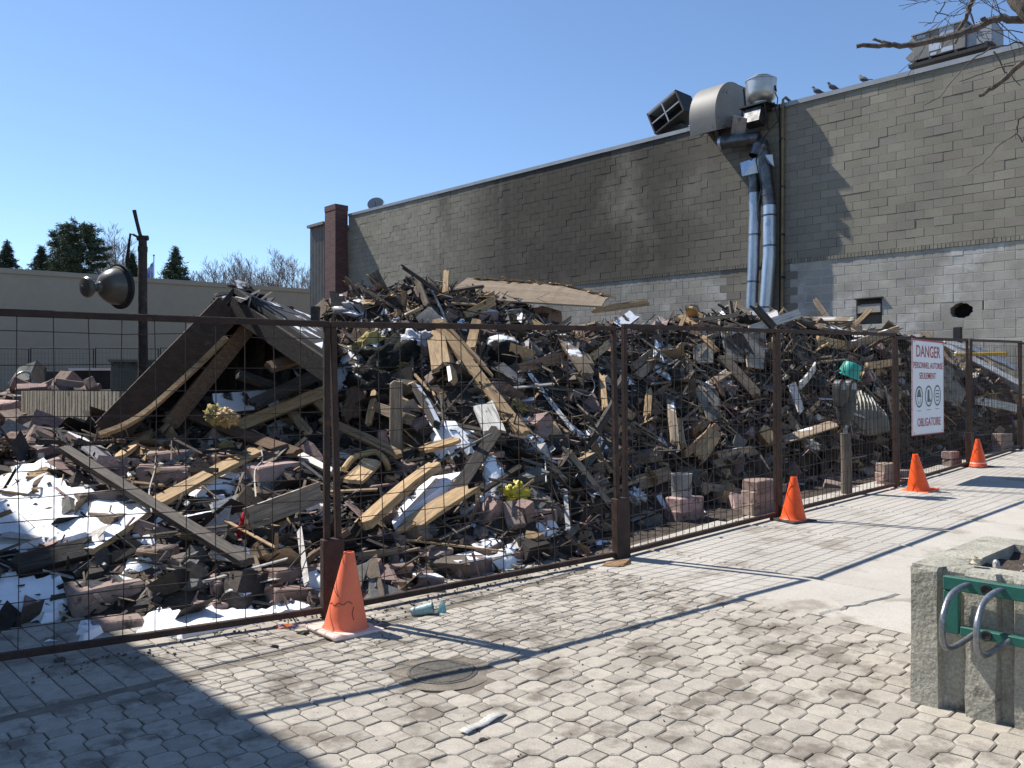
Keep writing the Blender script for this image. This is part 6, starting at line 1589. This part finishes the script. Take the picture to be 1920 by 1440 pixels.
# ================================================================== LEFT BACKGROUND
# broken street lamp
lp = thing('street_lamp', 'broken street lamp post with its lamp head dangling by a cord', 'street lamp', P(267, 800, 10.6)); o_ = lp.location
L = lambda px, py, d=10.6: P(px, py, d) - o_
mb = MB(); mb.tube([L(268, 830), L(268, 690), L(267, 560), L(267, 462)], [.062, .060, .057, .055], 12); mb.obj('post', 'lamp_post', lp, True)
mb = MB(); mb.tube([L(267, 472), L(267, 462), L(267, 461), L(267, 448), L(267, 447), L(267, 443)], [.06, .06, .052, .05, .062, .062], 12); mb.tube([L(257, 446), L(277, 446)], .035, 8); mb.obj('collar', 'lamp_post', lp)
mb = MB(); mb.tube([L(265, 447), L(261, 436), L(256, 416), L(251, 394)], [.022, .024, .024, .026], 8); mb.obj('bent_arm', 'lamp_post', lp, True)
mb = MB(); mb.tube([L(262, 446), L(250, 440), L(244, 438), L(242, 452), L(240, 470), L(238, 485), L(236, 500)], [.014, .016, .016, .014, .020, .022, .012], 8); mb.obj('hanging_cord', 'cable', lp, True)
c = L(226, 537, 10.45); ax = Vector((-.52, -.84, -.12)).normalized(); mt = frame(c, ax, Z)   # local x = lamp axis, pointing out to its crown
rot = mt @ Matrix.Rotation(rad(90), 4, 'Y')
k = 10.5 / F
mb = MB(); mb.lathe([(0.0, .06), (.24, .055), (.268, .03), (.272, 0), (.262, -.02)], 32, rot); mb.lathe([(.272, 0), (.285, .005), (.285, .035), (.268, .04)], 32, rot); mb.obj('shade_rim', 'dark', lp, True)
mb = MB(); mb.lathe([(.235, .03), (.228, .09), (.205, .16), (.165, .22), (.11, .265), (.065, .285), (.058, .30), (.058, .33), (.045, .335), (.045, .40), (.06, .405)], 32, rot); dome = mb.obj('shade_dome', 'lamp', lp, True)
mb = MB(); mb.lathe([(.05, .385), (.10, .395), (.125, .42), (.13, .45), (.115, .475), (.06, .49), (.02, .495), (.018, .52), (.0, .525)], 24, rot); mb.obj('crown_cap', 'lamp', dome, True)
mb = MB(); mb.lathe([(.22, -.01), (.20, -.06), (.15, -.10), (.0, -.115)], 24, rot); mb.obj('lens', 'cream', lp, True)
# electrical cabinet
cb0 = P(207, 810, 11.3); cbz = thing('electrical_cabinet', 'grey green metal cabinet behind the collapsed roof', 'cabinet', (cb0.x, cb0.y, cb0.z - .3), rad(12))
hh = (810 - 678) / F * 11.3 + .3; ww = .55
mb = MB(); mb.box(T((ww / 2, .3, hh / 2)), ww, .6, hh); bevel_obj(mb.obj('case', 'cabinet', cbz), .012)
mb = MB(); mb.box(T((ww / 2, .29, hh + .012)), ww + .05, .66, .035); mb.obj('lid', 'cabinet', cbz)
mb = MB(); mb.box(T((ww / 2 + .03, -.008, hh * .55)), ww - .14, .016, hh * .7); cdoor = mb.obj('door', 'cabinet', cbz)
mb = MB(); mb.box(T((ww - .1, -.024, hh * .55)), .03, .03, .1); mb.obj('door_latch', 'dark', cdoor)
# second ribbed planter in the lot
A = P(40, 868, 12.6); B = A - V * 4.3; d_ = B - A; d_.z = 0
pz2 = min(Hxy(A.x, A.y), Hxy(B.x, B.y)) - .1
pt2 = thing('concrete_planter', 'buried beige planter with narrow vertical ribs beside the pink heap', 'planter', (A.x, A.y, pz2)); Lp = d_.length
pt2.rotation_euler = (0, 0, math.atan2(d_.y, d_.x) + rad(90))
M['planter2'] = mat('beige_ribbed_concrete', (.40, .375, .32), (.33, .31, .265), 4, rough=.95, rnd=0, fine=60, bump=.4, dirt=(.14, .125, .10), dscale=4, damt=.02)
zt2 = P(40, 783, 12.6).z - pz2
planter_geo(pt2, 1.0, Lp, zt2, .12, [(.095, .03), (.05, .035), (.11, .04), (.07, .035)], 'planter2', 'planter_soil', .02)
# wrecked green-grey sheet metal bits
def fsheet(pts, m, lab, name='bent_sheet', cat='sheet metal', th=.02):
    q = [P(*p) for p in pts]; n = (q[1] - q[0]).cross(q[-1] - q[0]).normalized(); mb = MB(); mb.prism(q, n * th); return tag(mb.obj(name, m), lab, cat)
fsheet([(36, 688, 16.5), (70, 676, 16.2), (54, 712, 16.0), (18, 716, 16.3)], 'cabinet', 'bent green sheet metal panel beyond the pink heap')
fsheet([(70, 676, 16.2), (88, 690, 16.8), (82, 722, 16.6), (56, 708, 16.0)], 'board_grey', 'pale folded sheet metal panel beyond the pink heap')
fsheet([(85, 696, 19.5), (138, 697, 20), (138, 716, 20), (82, 716, 19.5)], 'meter', 'blue grey metal panel lying behind the pink heap')
db = thing('dark_skip', 'long dark metal box with snow on top behind the pink heap', 'container', P(170, 730, 18.5), rad(8)); mb = MB()
mb.prism([(-.42, 0, .42), (.42, 0, .42), (.42, 0, 0), (-.34, 0, -.02)], (0, .5, 0)); mb.obj('hull', 'dark', db)
mb = MB(); mb.box(T((0, .25, .445)), .9, .56, .05, None, 0, .05, R); mb.obj('snow_cover', 'snow', db)
tube_thing('bent_tube', [P(16, 720, 15.8), P(36, 700, 15.9), P(52, 698, 16), P(60, 706, 16)], .02, 'steel', 'bent steel tube over green sheet metal', 'tube')
# site fence panels before the hall
for k in range(6):
    x0, x1 = -64 + k * 121.5, -64 + (k + 1) * 121.5 - 4; d0 = 31 + k * .9
    a, b = P(x0, 652, d0), P(x1, 653.5, d0 + .8)
    t = thing('site_fence_panel', 'thin black framed mesh panel standing before the beige hall', 'fence', (a.x, a.y, a.z - 1.9), 0, 'thin mesh panels before the beige hall')
    bx_ = (b - a); bx_.z = 0; t.matrix_basis = frame(t.location, bx_, Z); Lq = bx_.length
    for (p, q, nm) in (((0, 0, 1.9), (Lq, 0, 1.9), 'top_rail'), ((0, 0, .1), (Lq, 0, .1), 'bottom_rail'), ((0, 0, 0), (0, 0, 1.9), 'post'), ((Lq, 0, 0), (Lq, 0, 1.9), 'post')):
        mb = MB(); mb.tube([p, q], .024, 6); mb.obj(nm, 'dark', t)
    mb = MB()
    for s_ in range(1, 18): mb.tube([(Lq * s_ / 18, 0, .1), (Lq * s_ / 18, 0, 1.9)], .004, 3, cap=False)
    for s_ in range(1, 9): mb.tube([(0, 0, 1.8 * s_ / 9 + .1), (Lq, 0, 1.8 * s_ / 9 + .1)], .004, 3, cap=False)
    stuff(mb.obj('wire_mesh', 'wire', t))

# ================================================================== TREES
def grow(mb, p, d_, L_, r, lev, rng, seg=5, spread=.6, up=.12, nmin=3, nmax=5, rmin=.004, twig=.62, col=None):
    n = 4; pts = [Vector(p)]; rr = [r]; dd = Vector(d_).normalized()
    for k in range(n):
        dd = (dd + Vector((rng.gauss(0, .10), rng.gauss(0, .10), rng.gauss(0, .07) + up * .4))).normalized(); pts.append(pts[-1] + dd * L_ / n); rr.append(max(rmin, r * (1 - .6 * (k + 1) / n)))
    mb.tube(pts, rr, max(3, seg), col, cap=False)
    if lev <= 0: return
    for k in range(rng.randint(nmin, nmax)):
        f_ = rng.uniform(.25, 1); x = f_ * n; i = min(int(x), n - 1); q = pts[i].lerp(pts[i + 1], x - i); a = rng.uniform(0, 6.28)
        o1 = dd.orthogonal().normalized(); o2 = dd.cross(o1); nd = (dd * (1 - spread * .4) + (o1 * math.cos(a) + o2 * math.sin(a)) * spread + Vector((0, 0, up))).normalized()
        grow(mb, q, nd, L_ * twig * rng.uniform(.75, 1.2), rr[i] * .55, lev - 1, rng, seg - 1, spread, up, nmin, nmax, rmin, twig, col)
def bare_tree(px, top, d, label, w=1.0, seed=0):
    rng = random.Random(seed); tp = P(px, top, d); z0 = 1.0; Ht = tp.z - z0; t = thing('bare_tree', label, 'tree', (tp.x, tp.y, z0), 0, 'bare birches behind the beige hall')
    mb = MB(); n = 8; pts = [Vector((rng.gauss(0, .06) * k * .5, 0, Ht * .92 * k / n)) for k in range(n + 1)]; rr = [.14 * (1 - .85 * k / n) + .012 for k in range(n + 1)]
    mb.tube(pts, rr, 6); mb.obj('trunk', 'bark_far', t)
    cr = MB()
    for k in range(40):
        f_ = rng.uniform(.35, .98); q = pts[int(f_ * n)].lerp(pts[min(int(f_ * n) + 1, n)], f_ * n - int(f_ * n)); a = rng.uniform(0, 6.28)
        grow(cr, q, (math.cos(a) * .8, math.sin(a) * .8, 1.0), Ht * .24 * (1.15 - f_) * w + .5, .035 * (1.2 - f_) + .012, 2, rng, 3, .6, .2, 3, 5, .011)
    cr.obj('crown', 'bark_far', t, recalc=False)
def conifer(px, top, d, wpx, hpx, label, seed, kind='spruce'):
    """wpx: crown width in px measured hpx below the top"""
    rng = random.Random(seed); tp = P(px, top, d); z0 = 1.0; Ht = tp.z - z0; t = thing('conifer', label, 'tree', (tp.x, tp.y, z0))
    mb = MB(); mb.tube([(0, 0, 0), (0, 0, Ht * .5), (0, 0, Ht)], [.22, .14, .02], 7); mb.obj('trunk', 'bark', t)
    vis = hpx * d / F * 1.9; slope = (wpx / 2 * d / F) / (hpx * d / F)
    mb = MB(); br = MB()
    nb_n = 260 if kind == 'spruce' else 240
    for k in range(nb_n):
        f_ = (k + rng.random()) / nb_n; dz = vis * f_
        if kind == 'spruce': rad_ = (slope * dz * rng.uniform(.65, 1.1) + .1)
        else: rad_ = (slope * vis * .5) * math.sin(math.pi * min(1, .15 + f_ * .8)) ** .6 * rng.uniform(.5, 1.15) + .1
        a = rng.uniform(0, 6.28); dirn = Vector((math.cos(a), math.sin(a), -.12 if kind == 'spruce' else .18)); b0 = Vector((0, 0, Ht - dz)); tipp = b0 + dirn * rad_
        br.tube([b0, tipp], [.02, .006], 3, cap=False)
        nn = max(6, int(rad_ * (40 if kind == 'spruce' else 55)))
        for s_ in range(nn):
            q = b0.lerp(tipp, rng.uniform(.15 if kind == 'spruce' else .45, 1.05)) + Vector((rng.gauss(0, .09), rng.gauss(0, .09), rng.gauss(-.03, .08)))
            sz = rng.uniform(.10, .26); e = Vector((rng.gauss(0, 1), rng.gauss(0, 1), rng.gauss(0, .6))).normalized(); e2 = e.cross(Vector((rng.gauss(0, 1), rng.gauss(0, 1), rng.gauss(0, 1)))).normalized()
            g = rng.uniform(.5, 1.6); mb.quad([q - e * sz, q + e2 * sz * .3, q + e * sz], (g, g, g * rng.uniform(.8, 1.1)))
    mb.obj('crown', 'needle', t, recalc=False); br.obj('boughs', 'bark', t, recalc=False)
conifer(150, 424, 66, 100, 75, 'big dark pine with broad crown behind the beige hall', 1, 'pine')
conifer(122, 440, 68, 60, 70, 'dark pine merging with the big pine on its near side', 5, 'pine')
conifer(78, 462, 70, 46, 44, 'small green conifer beside the big pine', 2)
conifer(12, 452, 72, 44, 50, 'grey green conifer farthest from the chimney', 3)
conifer(329, 464, 64, 58, 55, 'neat dark spruce standing alone beside the flagpole', 4)
conifer(247, 475, 72, 30, 40, 'thin conifer right behind the broken lamp post', 6)
for i, (px, top, d) in enumerate([(214, 418, 75), (196, 450, 78), (228, 445, 78), (376, 508, 80), (402, 488, 82), (440, 474, 80), (468, 478, 82), (490, 492, 84), (520, 466, 76), (548, 486, 78), (566, 500, 82), (586, 510, 84), (180, 470, 80), (368, 512, 84), (420, 500, 86), (505, 498, 88), (535, 500, 88), (455, 500, 88), (205, 470, 84)]):
    bare_tree(px, top, d, {0: 'tallest leafless birch rising between the big pine and broken lamp', 8: 'tall leafless tree with spreading crown nearest the chimney corner'}.get(i, 'leafless pale tree with fine twigs behind the beige hall'), 1.0, 50 + i)
fp_ = P(288, 480, 58); fl = thing('flagpole', 'white flagpole with a limp blue flag behind the beige hall', 'flagpole', (fp_.x, fp_.y, 1.0)); hgt_ = fp_.z - 1.0
mb = MB(); mb.tube([(0, 0, 0), (0, 0, hgt_)], [.06, .035], 8); mb.tube([(0, 0, hgt_), (0, 0, hgt_ + .1)], .07, 8); mb.obj('pole', 'flash', fl)
mb = MB()
for k in range(6):
    x0, x1 = -.05 - .07 * k, -.05 - .07 * (k + 1); w0, w1 = .06 * math.sin(k * 2), .06 * math.sin((k + 1) * 2); mb.quad([(x0, w0, hgt_ - .35 - .1 * k), (x1, w1, hgt_ - .45 - .1 * k), (x1, w1, hgt_ - 1.6), (x0, w0, hgt_ - 1.6)])
mb.obj('flag', 'flag', fl)

# street tree growing in the foreground planter, branches reaching into view
tr = thing('street_tree', 'leafless street tree in the planter with knobbly bare branches', 'tree', W(4.55, .45, pz + .5)); o_ = tr.location; rt_ = random.Random(8)
top_ = P(2010, -40, 3.95)
fork = P(1990, 40, 3.9)
mb = MB(); mb.tube([Vector((0, 0, 0)), Vector((-.02, 0, .9)), Vector((-.06, .02, 1.8)), fork + Vector((.25, -.05, -.3)) - o_, fork + Vector((.1, 0, .1)) - o_, P(1958, -25, 4.0) - o_, P(1920, -130, 4.0) - o_], [.10, .085, .075, .065, .055, .05, .04], 10); mb.obj('trunk', 'bark', tr, True)
def limb(pts, r0, r1, name='branch'):
    q = [P(*p) - o_ for p in pts]; n = len(q); mb = MB(); f = []
    for a in range(n - 1):
        for s_ in range(4): f.append(q[a].lerp(q[a + 1], s_ / 4) + Vector((rt_.gauss(0, .003), rt_.gauss(0, .003), rt_.gauss(0, .003))))
    f.append(q[-1]); m_ = len(f); mb.tube(f, [lerp(r0, r1, i / (m_ - 1)) * (1 + .12 * rt_.random()) for i in range(m_)], 8); return mb.obj(name, 'bark', tr, True), f
limb([(1985, 28, 3.95), (1920, 36, 4.0), (1870, 34, 4.05), (1845, 45, 4.08), (1800, 62, 4.1), (1740, 78, 4.12), (1690, 84, 4.15), (1650, 84, 4.16), (1607, 86, 4.18)], .020, .010)
limb([(2000, 80, 3.9), (1945, 30, 3.95), (1912, 0, 4.0), (1895, -40, 4.05)], .05, .035)
limb([(1690, 84, 4.15), (1660, 80, 4.16), (1645, 72, 4.18), (1638, 73, 4.18)], .008, .005)
limb([(1850, 40, 4.07), (1842, 32, 4.07)], .012, .008)
limb([(1990, 60, 3.9), (1945, 92, 4.0), (1905, 128, 4.1), (1870, 160, 4.15), (1838, 178, 4.2)], .016, .009)
limb([(1835, -40, 4.3), (1825, 0, 4.35), (1815, 25, 4.36), (1800, 55, 4.4), (1792, 80, 4.4)], .013, .007)
def twigs(starts, lev, L_, r, name='twig'):
    mb = MB()
    for (p, d_) in starts: grow(mb, P(*p) - o_, d_, L_ * rt_.uniform(.7, 1.3), r, lev, rt_, 4, .55, -.02, 2, 3, .0016, .6)
    return mb.obj(name, 'bark', tr, recalc=False)
twigs([((1900, 36, 4.02), (-.5, .2, .5)), ((1880, 34, 4.03), (-.3, -.1, .7)), ((1860, 38, 4.05), (.2, .1, .6)), ((1920, 10, 4.1), (-.6, .1, .3)), ((1890, -20, 4.2), (-.6, 0, -.1)), ((1860, -20, 4.2), (-.7, .1, -.15)), ((1920, 60, 4.1), (-.7, .2, .3)), ((1915, 80, 4.1), (-.6, .1, .35)), ((1870, 36, 4.1), (.5, .1, -.4)), ((1830, -30, 4.3), (-.6, .1, -.1))], 2, .26, .0028)
for pts, r in (([(1920, 118, 4.15), (1880, 125, 4.2), (1840, 138, 4.2), (1800, 152, 4.2)], .003), ([(1920, 78, 4.2), (1860, 88, 4.25), (1825, 110, 4.25), (1795, 140, 4.25), (1765, 180, 4.25), (1735, 196, 4.25)], .003), ([(1775, 0, 4.3), (1765, 20, 4.3), (1750, 38, 4.3), (1735, 48, 4.3)], .0025), ([(1925, 215, 4.1), (1910, 225, 4.12), (1908, 250, 4.12), (1870, 275, 4.15), (1845, 305, 4.15), (1815, 325, 4.15)], .003), ([(1930, 240, 4.1), (1918, 265, 4.1), (1908, 250, 4.1)], .003), ([(1790, -10, 4.3), (1815, 10, 4.3), (1840, -8, 4.3)], .002), ([(1755, 20, 4.3), (1780, 30, 4.3), (1810, 22, 4.3), (1850, -5, 4.3)], .002), ([(1865, 95, 4.2), (1888, 135, 4.2), (1915, 160, 4.2)], .003), ([(1820, 20, 4.3), (1830, 50, 4.3), (1838, 75, 4.3), (1850, 90, 4.3)], .003)):
    limb(pts, r * 1.3, r * .6, 'twig')
